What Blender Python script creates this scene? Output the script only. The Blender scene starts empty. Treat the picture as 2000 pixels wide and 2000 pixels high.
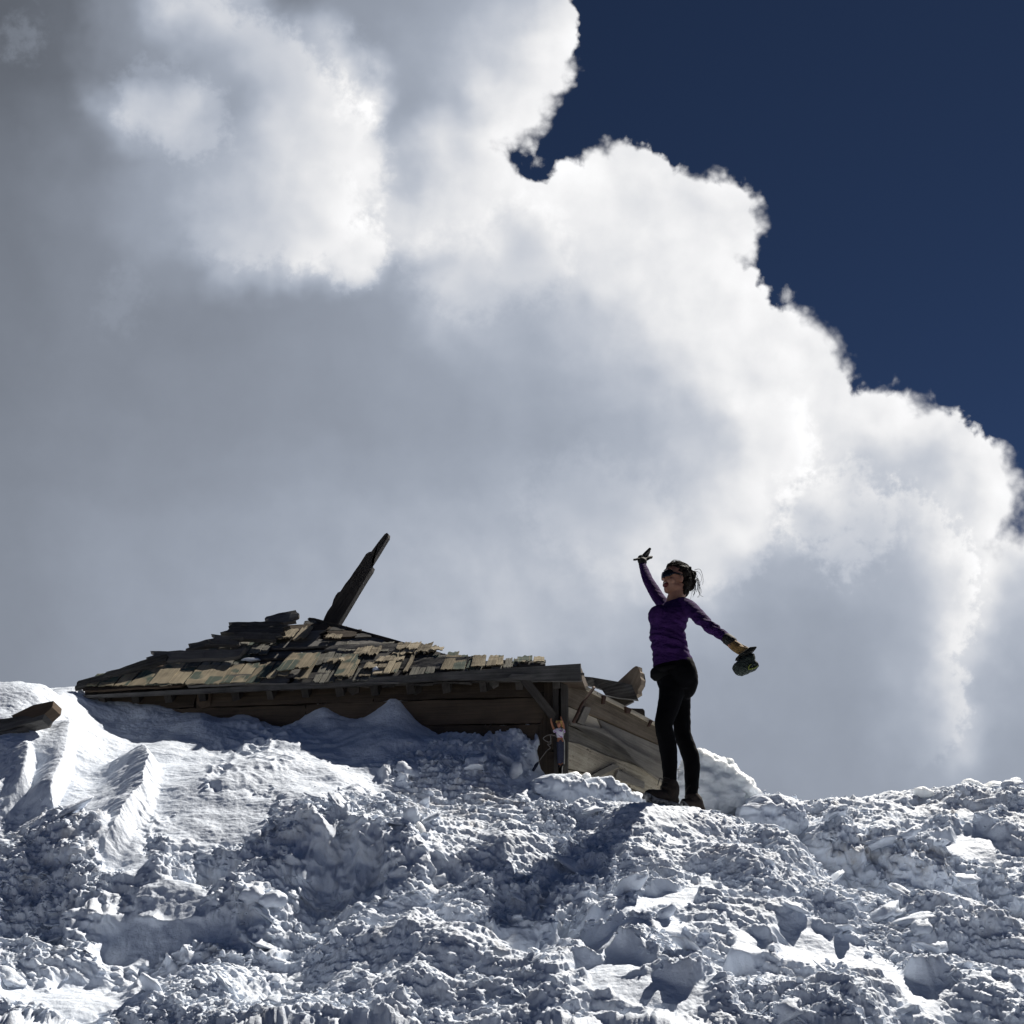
import bpy, bmesh, math, random
import numpy as np
from mathutils import Vector, Matrix, noise as mnoise

S = bpy.context.scene
COL = S.collection
R = math.radians

# ------------------------------------------------------------------ camera
CAM = Vector((0.0, 0.0, 1.6))
PITCH = R(22.0)
FPX = 2144.0                        # focal length in photo pixels (2000 wide)
cp, sp = math.cos(PITCH), math.sin(PITCH)
cam_data = bpy.data.cameras.new("camera")
cam_data.sensor_width = 36.0
cam_data.lens = 36.0 * FPX / 2000.0
cam_data.clip_start = 0.05
cam_data.clip_end = 20000.0
cam = bpy.data.objects.new("camera", cam_data)
cam.location = CAM
cam.rotation_euler = (math.pi / 2 + PITCH, 0, 0)
COL.objects.link(cam)
S.camera = cam

# ------------------------------------------------------------------ sun, exposure
SUN_EL, SUN_AZ = R(51.0), R(42.0)   # azimuth clockwise from +Y
sd = Vector((math.cos(SUN_EL) * math.sin(SUN_AZ), math.cos(SUN_EL) * math.cos(SUN_AZ), math.sin(SUN_EL)))
sun_data = bpy.data.lights.new("sun", 'SUN')
sun_data.energy = 5.0
sun_data.angle = R(0.55)
sun_data.color = (1.0, 0.945, 0.86)
sun = bpy.data.objects.new("sun", sun_data)
sun.rotation_euler = sd.to_track_quat('Z', 'Y').to_euler()
COL.objects.link(sun)
S.view_settings.view_transform = 'Standard'
S.view_settings.look = 'None'
S.view_settings.exposure = 0.55
S.view_settings.gamma = 1.0
S.cycles.max_bounces = 8
S.cycles.diffuse_bounces = 4
S.cycles.transparent_max_bounces = 8
S.cycles.use_denoising = True
S.cycles.use_adaptive_sampling = True
S.cycles.adaptive_threshold = 0.02
S.cycles.adaptive_min_samples = 16
S.cycles.caustics_reflective = False
S.cycles.caustics_refractive = False

# ------------------------------------------------------------------ sky: Nishita + procedural cumulus
world = bpy.data.worlds.new("World")
S.world = world
world.use_nodes = True
NT = world.node_tree
NT.nodes.clear()


class X:
    """a socket (or a number) one can calculate with; every operation is a Math node"""
    tree = NT

    def __init__(self, s):
        self.s = s

    @staticmethod
    def op(kind, *a, clamp=False):
        n = X.tree.nodes.new('ShaderNodeMath')
        n.operation = kind
        n.use_clamp = clamp
        for i, v in enumerate(a):
            v = v.s if isinstance(v, X) else v
            if isinstance(v, (int, float)):
                n.inputs[i].default_value = v
            else:
                X.tree.links.new(v, n.inputs[i])
        return X(n.outputs[0])

    def __add__(s, o): return X.op('ADD', s, o)
    __radd__ = __add__
    def __sub__(s, o): return X.op('SUBTRACT', s, o)
    def __rsub__(s, o): return X.op('SUBTRACT', o, s)
    def __mul__(s, o): return X.op('MULTIPLY', s, o)
    __rmul__ = __mul__
    def __truediv__(s, o): return X.op('DIVIDE', s, o)


def xstep(v, a, b):
    n = X.tree.nodes.new('ShaderNodeMapRange')
    n.interpolation_type = 'SMOOTHSTEP'
    X.tree.links.new(v.s, n.inputs[0])
    n.inputs[1].default_value, n.inputs[2].default_value = a, b
    return X(n.outputs[0])


def xexp(v): return X.op('EXPONENT', v)
def xmax(a, b): return X.op('MAXIMUM', a, b)
def xmin(a, b): return X.op('MINIMUM', a, b)
def xabs(a): return X.op('ABSOLUTE', a)
def xsmax(a, b, k): return X.op('SMOOTH_MAX', a, b, k)


def xvec(x, y, z=0.0):
    n = X.tree.nodes.new('ShaderNodeCombineXYZ')
    for i, v in enumerate((x, y, z)):
        v = v.s if isinstance(v, X) else v
        if isinstance(v, (int, float)):
            n.inputs[i].default_value = v
        else:
            X.tree.links.new(v, n.inputs[i])
    return n.outputs[0]


def xnoise(vec, scale, detail=3.0, rough=0.5, lac=2.0, dist=0.0, off=0.0, ntype='FBM', color=False):
    m = X.tree.nodes.new('ShaderNodeVectorMath')
    m.operation = 'ADD'
    X.tree.links.new(vec, m.inputs[0])
    m.inputs[1].default_value = (off, off * 1.7, off * 0.6)
    n = X.tree.nodes.new('ShaderNodeTexNoise')
    n.noise_type = ntype
    n.noise_dimensions = '2D'
    X.tree.links.new(m.outputs[0], n.inputs['Vector'])
    n.inputs['Scale'].default_value = scale
    n.inputs['Detail'].default_value = detail
    n.inputs['Roughness'].default_value = rough
    n.inputs['Lacunarity'].default_value = lac
    n.inputs['Distortion'].default_value = dist
    if color:
        return n.outputs['Color']
    return X(n.outputs[0])


def xvoro(vec, scale, detail=2.0, rough=0.5, smooth=0.6, off=0.0):
    m = X.tree.nodes.new('ShaderNodeVectorMath')
    m.operation = 'ADD'
    X.tree.links.new(vec, m.inputs[0])
    m.inputs[1].default_value = (off, off * 1.3, off * 0.8)
    n = X.tree.nodes.new('ShaderNodeTexVoronoi')
    n.feature = 'SMOOTH_F1' if smooth else 'F1'
    n.voronoi_dimensions = '2D'
    n.normalize = True
    X.tree.links.new(m.outputs[0], n.inputs['Vector'])
    n.inputs['Scale'].default_value = scale
    n.inputs['Detail'].default_value = detail
    n.inputs['Roughness'].default_value = rough
    if smooth:
        n.inputs['Smoothness'].default_value = smooth
    return X(n.outputs['Distance'])


def xdist(vec, cx, cy):
    n = X.tree.nodes.new('ShaderNodeVectorMath')
    n.operation = 'DISTANCE'
    X.tree.links.new(vec, n.inputs[0])
    n.inputs[1].default_value = (cx, cy, 0)
    return X(n.outputs['Value'])


def xdot(vec, v):
    n = X.tree.nodes.new('ShaderNodeVectorMath')
    n.operation = 'DOT_PRODUCT'
    X.tree.links.new(vec, n.inputs[0])
    n.inputs[1].default_value = v
    return X(n.outputs['Value'])


def xmix(a, b, f):
    return a + (b - a) * f


def build_sky():
    nn, ln = NT.nodes.new, NT.links.new
    tc = nn('ShaderNodeTexCoord').outputs['Generated']
    # a fixed tangent chart of the northern sky (22 degrees up); a cloud thousands of metres off is a direction
    f = xmax(xdot(tc, (0, cp, sp)), 0.04)
    cx = xdot(tc, (1, 0, 0)) / f * 2.144 + 1.0
    cy = xdot(tc, (0, sp, -cp)) / f * 2.144 + 1.0
    P = xvec(cx, cy)
    # wind-torn warp of the chart
    w1 = xnoise(P, 3.2, 2.5, .55, color=True, off=3.1)
    w2 = xnoise(P, 13.0, 2.5, .55, color=True, off=7.7)
    def warp(vec, col, amt):
        s = nn('ShaderNodeVectorMath'); s.operation = 'SUBTRACT'
        ln(col, s.inputs[0]); s.inputs[1].default_value = (.5, .5, .5)
        m = nn('ShaderNodeVectorMath'); m.operation = 'MULTIPLY_ADD'
        ln(s.outputs[0], m.inputs[0]); m.inputs[1].default_value = (amt, amt, 0); ln(vec, m.inputs[2])
        return m.outputs[0]
    PB = warp(warp(P, w1, .17), w2, .055)        # for the soft inner shading
    PE = warp(warp(P, w1, .026), w2, .014)         # for the edges
    # fractal billows
    lump = (.5 - xvoro(PE, 21.0, 2.0, .55, .5)) * .066
    curl = (xnoise(PE, 34.0, 5, .62, off=11.0) - .5)
    big = (.5 - xvoro(PE, 7.0, 0.0, .5, 0, off=4.0)) * .034

    def field(discs, k=.02):
        s = None
        for (a, b, r) in discs:
            d = r - xdist(PE, a, b)
            s = d if s is None else xsmax(s, d, k)
        return s

    main = field([(0.85, .075, .265), (0.99, .185, .085), (0.75, .46, .285), (1.03, .43, .065), (1.215, .475, .18), (1.38, .45, .10), (1.29, .60, .195),
                  (1.47, .745, .135), (1.55, .72, .095), (1.70, .875, .112), (1.77, .99, .19), (1.855, .965, .125),
                  (2.04, 1.17, .14), (0.9, 1.15, .72), (1.36, 1.25, .56), (1.70, 1.55, .55), (2.3, 1.75, .62),
                  (-.55, .6, 1.32), (-.2, 2.6, 2.0), (.45, .2, .45), (-2.5, .4, 2.4)], .025)
    edge = main + lump + curl * .024 + big - .008
    puff = field([(1.533, .585, .022), (1.572, .62, .008), (1.052, .318, .014)], .004) + curl * .06 - .004
    wid = xstep(xnoise(P, 4.5, 2, .5, off=41.0), .42, .66) * 2.0 + .75
    far = (xnoise(P, 2.2, 4, .6, off=51.0) - .5) * .8        # ragged ends of the cloud beyond the picture
    alpha = xmax(xstep(edge / wid, -.007, .014) * xstep(cx + far, -.95, -.45) * xstep(cy + far, -.85, -.35) * (1.0 - xstep(cx + far, 2.5, 3.1)), xstep(puff, -.004, .03) * .42)

    # soft shading of the cloud body: one luminance profile per height, blended in between
    rows = [
        (0, [(0, 100), (150, 108), (225, 140), (330, 205), (470, 190), (560, 128), (700, 148), (850, 165), (960, 195), (1060, 240)]),
        (100, [(0, 104), (150, 110), (260, 140), (380, 160), (480, 195), (600, 200), (690, 150), (800, 172), (930, 200), (1060, 250)]),
        (200, [(0, 108), (150, 120), (240, 195), (330, 195), (420, 158), (520, 205), (640, 232), (715, 228), (770, 160), (870, 190), (960, 238), (1040, 252)]),
        (300, [(0, 118), (160, 130), (300, 165), (420, 188), (560, 222), (690, 240), (770, 190), (860, 225), (960, 254), (1100, 250)]),
        (400, [(0, 122), (150, 136), (300, 158), (450, 205), (600, 234), (720, 238), (820, 240), (960, 246), (1150, 246), (1300, 250), (1420, 250)]),
        (500, [(0, 124), (200, 136), (360, 146), (450, 190), (600, 225), (680, 226), (760, 168), (850, 205), (950, 200), (1060, 226), (1220, 240), (1380, 252)]),
        (590, [(0, 126), (200, 136), (400, 138), (600, 144), (740, 154), (860, 192), (960, 180), (1100, 204), (1250, 234), (1400, 254), (1540, 252)]),
        (700, [(0, 128), (200, 136), (400, 142), (600, 148), (800, 160), (1000, 172), (1150, 190), (1300, 234), (1430, 252), (1600, 250)]),
        (800, [(0, 132), (300, 142), (600, 147), (800, 157), (1000, 168), (1150, 178), (1300, 205), (1420, 246), (1510, 250), (1600, 236), (1760, 254)]),
        (900, [(0, 135), (300, 146), (600, 157), (850, 164), (1000, 173), (1150, 184), (1300, 206), (1440, 246), (1530, 225), (1620, 206), (1720, 204), (1860, 254)]),
        (1000, [(0, 138), (300, 153), (600, 168), (900, 183), (1100, 190), (1250, 224), (1380, 234), (1460, 214), (1560, 192), (1680, 190), (1790, 222), (1900, 250)]),
        (1100, [(0, 140), (300, 158), (600, 176), (900, 193), (1100, 204), (1250, 214), (1340, 218), (1410, 180), (1560, 174), (1700, 180), (1800, 214), (1870, 240), (1932, 205)]),
        (1200, [(0, 140), (300, 158), (600, 178), (900, 193), (1150, 193), (1300, 178), (1450, 164), (1600, 163), (1720, 178), (1800, 226), (1860, 212), (1932, 182)]),
        (1310, [(0, 140), (300, 156), (600, 176), (900, 184), (1150, 174), (1400, 158), (1600, 158), (1710, 174), (1790, 216), (1850, 184), (1932, 172)]),
        (1420, [(0, 140), (600, 170), (1150, 166), (1400, 154), (1600, 157), (1750, 180), (1800, 204), (1880, 168), (1932, 164)]),
        (1530, [(0, 138), (600, 160), (1150, 158), (1400, 150), (1600, 156), (1800, 164), (1932, 162)]),
    ]
    sep = nn('ShaderNodeSeparateXYZ'); ln(PB, sep.inputs[0])
    bx, by = X(sep.outputs[0]), X(sep.outputs[1])
    fac = X.op('MULTIPLY', bx, 1 / 2.0, clamp=True)
    body = None
    ys = [r[0] * 1.035e-3 for r in rows]
    for i, (yd, stops) in enumerate(rows):
        cr = nn('ShaderNodeValToRGB')
        cr.color_ramp.interpolation = 'EASE'
        el = cr.color_ramp.elements
        while len(el) < len(stops):
            el.new(0.5)
        for e, (xd, g) in zip(el, stops):
            e.position = min(1.0, xd * 1.035e-3 / 2.0)
            g = min(g, 150 + (g - 150) * .81) / 255
            e.color = (g, g, g, 1)
        ln(fac.s, cr.inputs[0])
        if i == 0:
            body = X(cr.outputs[0])
        else:
            body = xmix(body, X(cr.outputs[0]), xstep(by, ys[i - 1], ys[i]))

    def rim(discs, soft, length, amp, lumpy=1.0, off=-.01, gate=None):
        s = field(discs, .02) + (lump * .6 + curl * .07) * lumpy + off
        if gate:
            gx, gy, dx, dy, wd = gate
            amp = xstep((cx - gx) * dx + (cy - gy) * dy, -wd, wd) * amp
        return xstep(s, -soft, soft) * xexp(xmax(s, 0.0) * (-1.0 / length)) * amp

    # silver lining of the lit side and of the lobes in front of the grey mass
    glow = xexp(xmax(edge, 0.0) * -11.0) * .06
    r1 = rim([(.56, .32, .195), (.47, .20, .17), (.38, .10, .115)], 0.026, .17, .11, gate=(.52, .23, .8, -.6, .13))
    r2 = rim([(.31, .20, .075), (.37, .235, .07), (.28, .17, .045)], .03, .06, .10)
    r3 = rim([(.685, .13, .035), (.70, .19, .03), (.672, .09, .022)], .035, .06, .09)
    r4 = rim([(.60, .42, .105), (.46, .40, .11), (.69, .49, .07), (.52, .42, .1)], .022, .13, .12, gate=(.56, .45, .45, .9, .14))
    r5 = rim([(.92, .54, .07), (.86, .52, .05), (1.02, .50, .08)], .05, .10, .08)
    r6 = rim([(1.36, .95, .18), (1.45, .87, .14), (1.40, 1.05, .10), (1.32, 1.09, .06)], .025, .12, .09, gate=(1.42, .97, .75, .66, .10))
    r7 = rim([(1.66, .98, .05), (1.70, 1.02, .04), (1.65, 1.07, .035), (1.60, 1.0, .06)], .05, .07, .13, 1.6)
    r8 = rim([(1.72, 1.15, .19), (1.73, 1.36, .15), (1.66, 1.25, .2)], .022, .05, .12, 1.3, gate=(1.74, 1.12, .95, -.3, .10))
    r9 = rim([(.045, .07, .022)], .045, .06, .14, 1.2)
    r10 = rim([(.235, .60, .02), (.25, .56, .02)], .05, .08, .045, 1.2)
    r11 = rim([(1.13, .99, .08), (1.22, 1.03, .09)], .06, .1, .05, 1.2)
    mott = (xnoise(PE, 9.0, 5, .58, off=20.0) - .5) * .10 + (lump * .5 + curl * .06)
    # relief of the billows: height difference towards the sun
    def relief(vec):
        return (.5 - xvoro(vec, 5.0, 1.0, .45, .8, off=2.0)) * .7 + (xnoise(vec, 4.0, 3, .5, off=31.0) - .5) * .5
    sh = nn('ShaderNodeVectorMath'); sh.operation = 'ADD'
    ln(PE, sh.inputs[0]); sh.inputs[1].default_value = (.022, -.018, 0)
    rel = relief(PE) - relief(sh.outputs[0])
    hi = xstep(body, .58, .85)
    lum = body + rel * xmix(X.op('ADD', .035, 0.0), X.op('ADD', .42, 0.0), hi) + glow + r1 + r2 + r3 + r4 + r5 + r6 + r7 + r8 + r9 + r10 + r11 + mott * xmix(X.op('ADD', .16, 0.0), X.op('ADD', .62, 0.0), hi)
    lum = xmin(xmax(lum, .30), 1.0)
    lin = X.op('POWER', lum, 2.2)
    # linear radiance with the cool tint of the thicker, greyer parts
    tint = xstep(lum, .60, .97)
    red = lin * xmix(X.op('ADD', .885, 0.0), X.op('ADD', 1.0, 0.0), tint)
    grn = lin * xmix(X.op('ADD', .99, 0.0), X.op('ADD', 1.0, 0.0), tint)
    blu = lin * xmix(X.op('ADD', 1.19, 0.0), X.op('ADD', 1.01, 0.0), tint)
    cloud = nn('ShaderNodeCombineColor')
    for i, v in enumerate((red, grn, blu)):
        ln(v.s, cloud.inputs[i])

    sky = nn('ShaderNodeTexSky')
    sky.sky_type = 'NISHITA'
    sky.sun_disc = False
    sky.sun_elevation = SUN_EL
    sky.sun_rotation = SUN_AZ
    sky.altitude = SKY_ALT
    sky.air_density = SKY_AIR
    sky.dust_density = SKY_DUST
    sky.ozone_density = SKY_OZONE
    bg1 = nn('ShaderNodeBackground'); ln(sky.outputs[0], bg1.inputs[0]); bg1.inputs[1].default_value = SKY_STRENGTH
    bg2 = nn('ShaderNodeBackground'); ln(cloud.outputs[0], bg2.inputs[0]); bg2.inputs[1].default_value = 0.69
    front = xstep(xdot(tc, (0, cp, sp)), .12, .35)
    mix = nn('ShaderNodeMixShader')
    ln((alpha * front).s, mix.inputs[0]); ln(bg1.outputs[0], mix.inputs[1]); ln(bg2.outputs[0], mix.inputs[2])
    out = nn('ShaderNodeOutputWorld'); ln(mix.outputs[0], out.inputs[0])


SKY_ALT, SKY_AIR, SKY_DUST, SKY_OZONE, SKY_STRENGTH = 8000.0, 0.42, 0.35, 5.0, 0.05
build_sky()
world.cycles.sampling_method = 'MANUAL'
world.cycles.sample_map_resolution = 256

# ------------------------------------------------------------------ helpers: pixels of the photo -> points of the place
def ray(px, py):
    u, v = (px - 1000) / FPX, (1000 - py) / FPX
    return Vector((u, cp - sp * v, sp + cp * v))


def at(px, py, Y):
    """the point seen at photo pixel (px, py) that lies Y metres ahead of the camera"""
    d = ray(px, py)
    return CAM + d * (Y / d.y)


def project(x, y, z):
    z = z - CAM.z
    dep = y * cp + z * sp
    return 1000 + FPX * x / dep, 1000 - FPX * (z * cp - y * sp) / dep


def obj(name, me, mat=None, parent=None):
    o = bpy.data.objects.new(name, me)
    COL.objects.link(o)
    if mat and not me.materials:
        me.materials.append(mat)
    if parent:
        o.parent = parent
    return o


def thing(name, label, cat, loc=(0, 0, 0), group=None):
    o = bpy.data.objects.new(name, None)
    o.empty_display_size = .1
    COL.objects.link(o)
    o.location = loc
    tag(o, label, cat, group)
    return o


def tag(o, label, cat, group=None):
    o['label'] = label
    o['category'] = cat
    if group:
        o['group'] = group
    return o


def adopt(o, parent):
    """parent o (built in world coordinates) under an unrotated empty"""
    o.parent = parent
    o.matrix_parent_inverse = Matrix.Translation(-Vector(parent.location))
    return o


def mesh_np(name, V, F, smooth=True):
    V = np.asarray(V, dtype=np.float32)
    F = np.asarray(F, dtype=np.int32)
    me = bpy.data.meshes.new(name)
    me.vertices.add(len(V))
    me.vertices.foreach_set('co', V.ravel())
    k = F.shape[1]
    me.loops.add(F.size)
    me.loops.foreach_set('vertex_index', F.ravel())
    me.polygons.add(len(F))
    me.polygons.foreach_set('loop_start', np.arange(0, F.size, k, dtype=np.int32))
    me.polygons.foreach_set('use_smooth', np.full(len(F), smooth))
    me.update(calc_edges=True)
    return me


def fattr(me, name, vals):
    a = me.attributes.new(name, 'FLOAT', 'POINT')
    a.data.foreach_set('value', np.asarray(vals, dtype=np.float32))


# vectorised gradient noise in 2D / 3D
_rs = np.random.RandomState(5)
_perm = np.concatenate([_rs.permutation(4096)] * 3).astype(np.int32)
_ang = _rs.rand(4096) * 2 * np.pi
_gx, _gy = np.cos(_ang).astype(np.float32), np.sin(_ang).astype(np.float32)


def pn(x, y, seed=0):
    x = np.asarray(x, np.float32) + seed * 37.13
    y = np.asarray(y, np.float32) + seed * 91.7
    xi, yi = np.floor(x).astype(np.int64), np.floor(y).astype(np.int64)
    xf, yf = x - xi, y - yi
    u, v = xf * xf * xf * (xf * (xf * 6 - 15) + 10), yf * yf * yf * (yf * (yf * 6 - 15) + 10)
    xi, yi = xi & 4095, yi & 4095

    def g(ix, iy, fx, fy):
        h = _perm[_perm[ix & 4095] + (iy & 4095)]
        return _gx[h] * fx + _gy[h] * fy
    a, b = g(xi, yi, xf, yf), g(xi + 1, yi, xf - 1, yf)
    c, d = g(xi, yi + 1, xf, yf - 1), g(xi + 1, yi + 1, xf - 1, yf - 1)
    return ((a + (b - a) * u) + ((c + (d - c) * u) - (a + (b - a) * u)) * v) * 1.5


def fbm(x, y, octaves=4, gain=.5, seed=0):
    s, a, f = 0, 1.0, 1.0
    for i in range(octaves):
        s = s + a * pn(x * f, y * f, seed + i * 3)
        a *= gain
        f *= 2.03
    return s


def billow(x, y, octaves=3, gain=.5, seed=0):
    s, a, f = 0, 1.0, 1.0
    for i in range(octaves):
        s = s + a * (1 - 2 * np.abs(pn(x * f, y * f, seed + i * 5)))   # ridged: crisp crests
        a *= gain
        f *= 2.1
    return s


def worley(x, y, seed=0):
    """distance to the nearest jittered cell point"""
    x, y = np.asarray(x, np.float32), np.asarray(y, np.float32)
    xi, yi = np.floor(x).astype(np.int64), np.floor(y).astype(np.int64)
    best = np.full(x.shape, 9.0, np.float32)
    for dx in (-1, 0, 1):
        for dy in (-1, 0, 1):
            cx, cy = xi + dx, yi + dy
            h = _perm[_perm[(cx + seed * 17) & 4095] + (cy & 4095)]
            px_, py_ = cx + (h % 61) / 61.0, cy + (h % 67) / 67.0
            best = np.minimum(best, (px_ - x) ** 2 + (py_ - y) ** 2)
    return np.sqrt(best)


def sstep(x, a, b):
    t = np.clip((x - a) / (b - a), 0, 1)
    return t * t * (3 - 2 * t)


# ------------------------------------------------------------------ node material helper
def new_mat(name):
    m = bpy.data.materials.new(name)
    m.use_nodes = True
    nt = m.node_tree
    b = nt.nodes['Principled BSDF']
    return m, nt, b


def node(nt, kind, **kw):
    n = nt.nodes.new(kind)
    for k, v in kw.items():
        if hasattr(n, k):
            setattr(n, k, v)
        else:
            n.inputs[k.replace('_', ' ')].default_value = v
    return n


# ------------------------------------------------------------------ snow
def snow_material(name, dirty=True, sss=.06, clump=1.0, base=(.645, .70, .785)):
    m, nt, b = new_mat(name)
    L = nt.links.new
    tc = node(nt, 'ShaderNodeTexCoord')
    b.inputs['Roughness'].default_value = .62
    b.inputs['Specular IOR Level'].default_value = .35
    b.inputs['Subsurface Weight'].default_value = sss
    b.inputs['Subsurface Radius'].default_value = (1.0, 1.0, 1.0)
    b.inputs['Subsurface Scale'].default_value = .02
    col = node(nt, 'ShaderNodeMix', data_type='RGBA')
    col.inputs[6].default_value = base + (1,)
    col.inputs[7].default_value = (.27, .245, .22, 1)
    if dirty:
        a = node(nt, 'ShaderNodeAttribute', attribute_name='dirt_shade')
        n1 = node(nt, 'ShaderNodeTexNoise', Scale=9.0, Detail=6.0, Roughness=.65)
        L(tc.outputs['Object'], n1.inputs['Vector'])
        mr = node(nt, 'ShaderNodeMapRange')
        L(n1.outputs[0], mr.inputs[0])
        mr.inputs[1].default_value, mr.inputs[2].default_value = .42, .72
        mu = node(nt, 'ShaderNodeMath', operation='MULTIPLY', use_clamp=True)
        L(mr.outputs[0], mu.inputs[0]); L(a.outputs['Fac'], mu.inputs[1])
        L(mu.outputs[0], col.inputs[0])
    else:
        col.inputs[0].default_value = 0.0
    L(col.outputs[2], b.inputs['Base Color'])
    n2 = node(nt, 'ShaderNodeTexNoise', Scale=70.0, Detail=4.0, Roughness=.6)
    L(tc.outputs['Object'], n2.inputs['Vector'])
    n3 = node(nt, 'ShaderNodeTexNoise', Scale=420.0, Detail=2.0)
    L(tc.outputs['Object'], n3.inputs['Vector'])
    b1 = node(nt, 'ShaderNodeBump', Strength=.4 * clump, Distance=.012)
    L(n2.outputs[0], b1.inputs['Height'])
    b2 = node(nt, 'ShaderNodeBump', Strength=.25, Distance=.003)
    L(n3.outputs[0], b2.inputs['Height']); L(b1.outputs[0], b2.inputs['Normal'])
    L(b2.outputs[0], b.inputs['Normal'])
    return m


SNOW = snow_material('packed_snow')
POWDER = snow_material('lump_snow', dirty=False, sss=.1)

# control points of the bank: (photo px, photo py, metres ahead)
CTRL = [
    # near foot of the bank, on and below the lower frame edge
    (-300, 2000, 4.5), (0, 2000, 4.45), (250, 2000, 4.45), (500, 2000, 4.4), (750, 2000, 4.4), (1000, 2000, 4.35), (1250, 2000, 4.3),
    (1500, 2000, 4.35), (1750, 2000, 4.5), (2000, 2000, 4.6), (2300, 2000, 4.6),
    (-300, 2330, 3.7), (500, 2330, 3.6), (1000, 2330, 3.55), (1500, 2330, 3.6), (2300, 2330, 3.7),
    # lower slope
    (-200, 1850, 5.1), (0, 1850, 5.15), (650, 1850, 5.15), (800, 1900, 4.9), (850, 1800, 5.5),
    (1000, 1900, 4.85), (1040, 1800, 5.5), (1200, 1880, 4.9), (1200, 1780, 5.55), (1400, 1900, 4.8), (1400, 1780, 5.6), (1600, 1900, 5.0),
    (1600, 1800, 5.65), (1800, 1900, 5.25), (1800, 1820, 5.8), (1960, 1920, 5.3),
    # left drift
    (-250, 1700, 5.8), (0, 1700, 5.85), (100, 1640, 6.1), (220, 1700, 5.85), (300, 1620, 6.25), (420, 1620, 6.25), (420, 1720, 5.8), (540, 1680, 5.9),
    (0, 1580, 6.5), (0, 1470, 6.8), (0, 1352, 7.25), (-250, 1370, 7.3), (-250, 1560, 6.6), (95, 1342, 7.45), (115, 1420, 7.2), (110, 1520, 6.75),
    (160, 1347, 8.15), (200, 1480, 7.15), (190, 1420, 7.7), (300, 1510, 6.95), (330, 1467, 7.35), (420, 1530, 6.75), (440, 1475, 7.35), (560, 1450, 7.45), (500, 1500, 6.95),
    # snow against the front wall
    (230, 1366, 8.25), (300, 1360, 8.3), (395, 1390, 8.28), (480, 1390, 8.24), (560, 1410, 8.2), (600, 1393, 8.2), (640, 1376, 8.16), (690, 1403, 8.12),
    (777, 1360, 8.08), (830, 1418, 8.02), (950, 1428, 7.93), (1010, 1432, 7.85), (1045, 1465, 7.8), (1068, 1535, 7.75),
    (640, 1450, 7.55), (780, 1430, 7.6), (700, 1500, 7.2), (850, 1500, 7.25), (950, 1520, 7.15), (780, 1580, 6.85), (900, 1600, 6.7), (1000, 1540, 7.15),
    # front crest of the rough bank
    (500, 1580, 6.5), (620, 1566, 6.55), (740, 1572, 6.5), (640, 1640, 6.1), (760, 1680, 5.95), (880, 1660, 6.2), (1000, 1640, 6.45), (1000, 1720, 6.0),
    (1050, 1572, 7.0), (1120, 1578, 7.12), (1210, 1580, 7.1), (1130, 1552, 7.4), (1100, 1620, 6.6), (1100, 1700, 6.15), (1200, 1640, 6.55), (1200, 1700, 6.15),
    (1262, 1588, 7.0), (1310, 1602, 7.0), (1350, 1616, 7.02), (1300, 1660, 6.5), (1420, 1640, 6.8), (1500, 1660, 6.75), (1570, 1690, 6.65),
    (1480, 1740, 6.05), (1660, 1735, 6.5), (1760, 1768, 6.35), (1890, 1776, 6.3), (2000, 1830, 6.1), (2200, 1880, 6.0), (1700, 1830, 5.75),
    # hollow and the far bank on the right
    (1600, 1700, 7.15), (1700, 1752, 7.1), (1800, 1775, 7.05), (1950, 1805, 6.95), (2200, 1850, 6.9),
    (1440, 1618, 7.7), (1500, 1600, 7.85), (1600, 1615, 7.7), (1700, 1655, 7.33), (1800, 1662, 7.34), (1950, 1692, 7.24), (2200, 1725, 7.2), (1720, 1615, 7.75), (1900, 1625, 7.8),
    (1480, 1584, 8.35), (1560, 1577, 8.5), (1650, 1581, 8.6), (1730, 1577, 8.6), (1800, 1563, 8.7), (1890, 1550, 8.8), (2000, 1572, 8.9), (2250, 1582, 8.9),
    (0, 1368, 8.6), (-220, 1392, 8.6), (80, 1352, 8.7), (0, 1395, 9.6),
    # behind the crest
    (1150, 1580, 7.7), (1250, 1610, 7.8), (1340, 1600, 7.9), (1400, 1620, 8.0), (1340, 1600, 8.8), (1150, 1540, 8.6),
]


# steep faces that turn away from the sun (distances as they are)
CTRL2 = [
    (170, 1770, 5.80), (280, 1745, 5.80), (400, 1745, 5.80), (520, 1765, 5.76), (170, 1880, 5.62), (280, 1895, 5.60), (400, 1895, 5.60), (520, 1905, 5.56),
    (170, 1945, 5.25), (280, 1945, 5.22), (400, 1950, 5.20), (540, 1955, 5.2),
    (620, 1690, 6.14), (740, 1688, 6.12), (870, 1690, 6.14), (600, 1765, 6.02), (740, 1775, 6.0), (850, 1775, 6.02),
    (1000, 1745, 6.03), (1070, 1742, 6.05), (1030, 1840, 5.88), (1080, 1845, 5.90), (1050, 1880, 5.55),
    (1650, 1665, 7.20), (1730, 1668, 7.20), (1810, 1675, 7.19), (1660, 1745, 7.08), (1730, 1765, 7.06), (1810, 1785, 7.05), (1900, 1700, 7.16), (1900, 1800, 7.02), (2000, 1710, 7.12), (2000, 1820, 7.0),
    (0, 1364, 7.9), (100, 1352, 8.0), (-150, 1388, 8.0),
]


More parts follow.
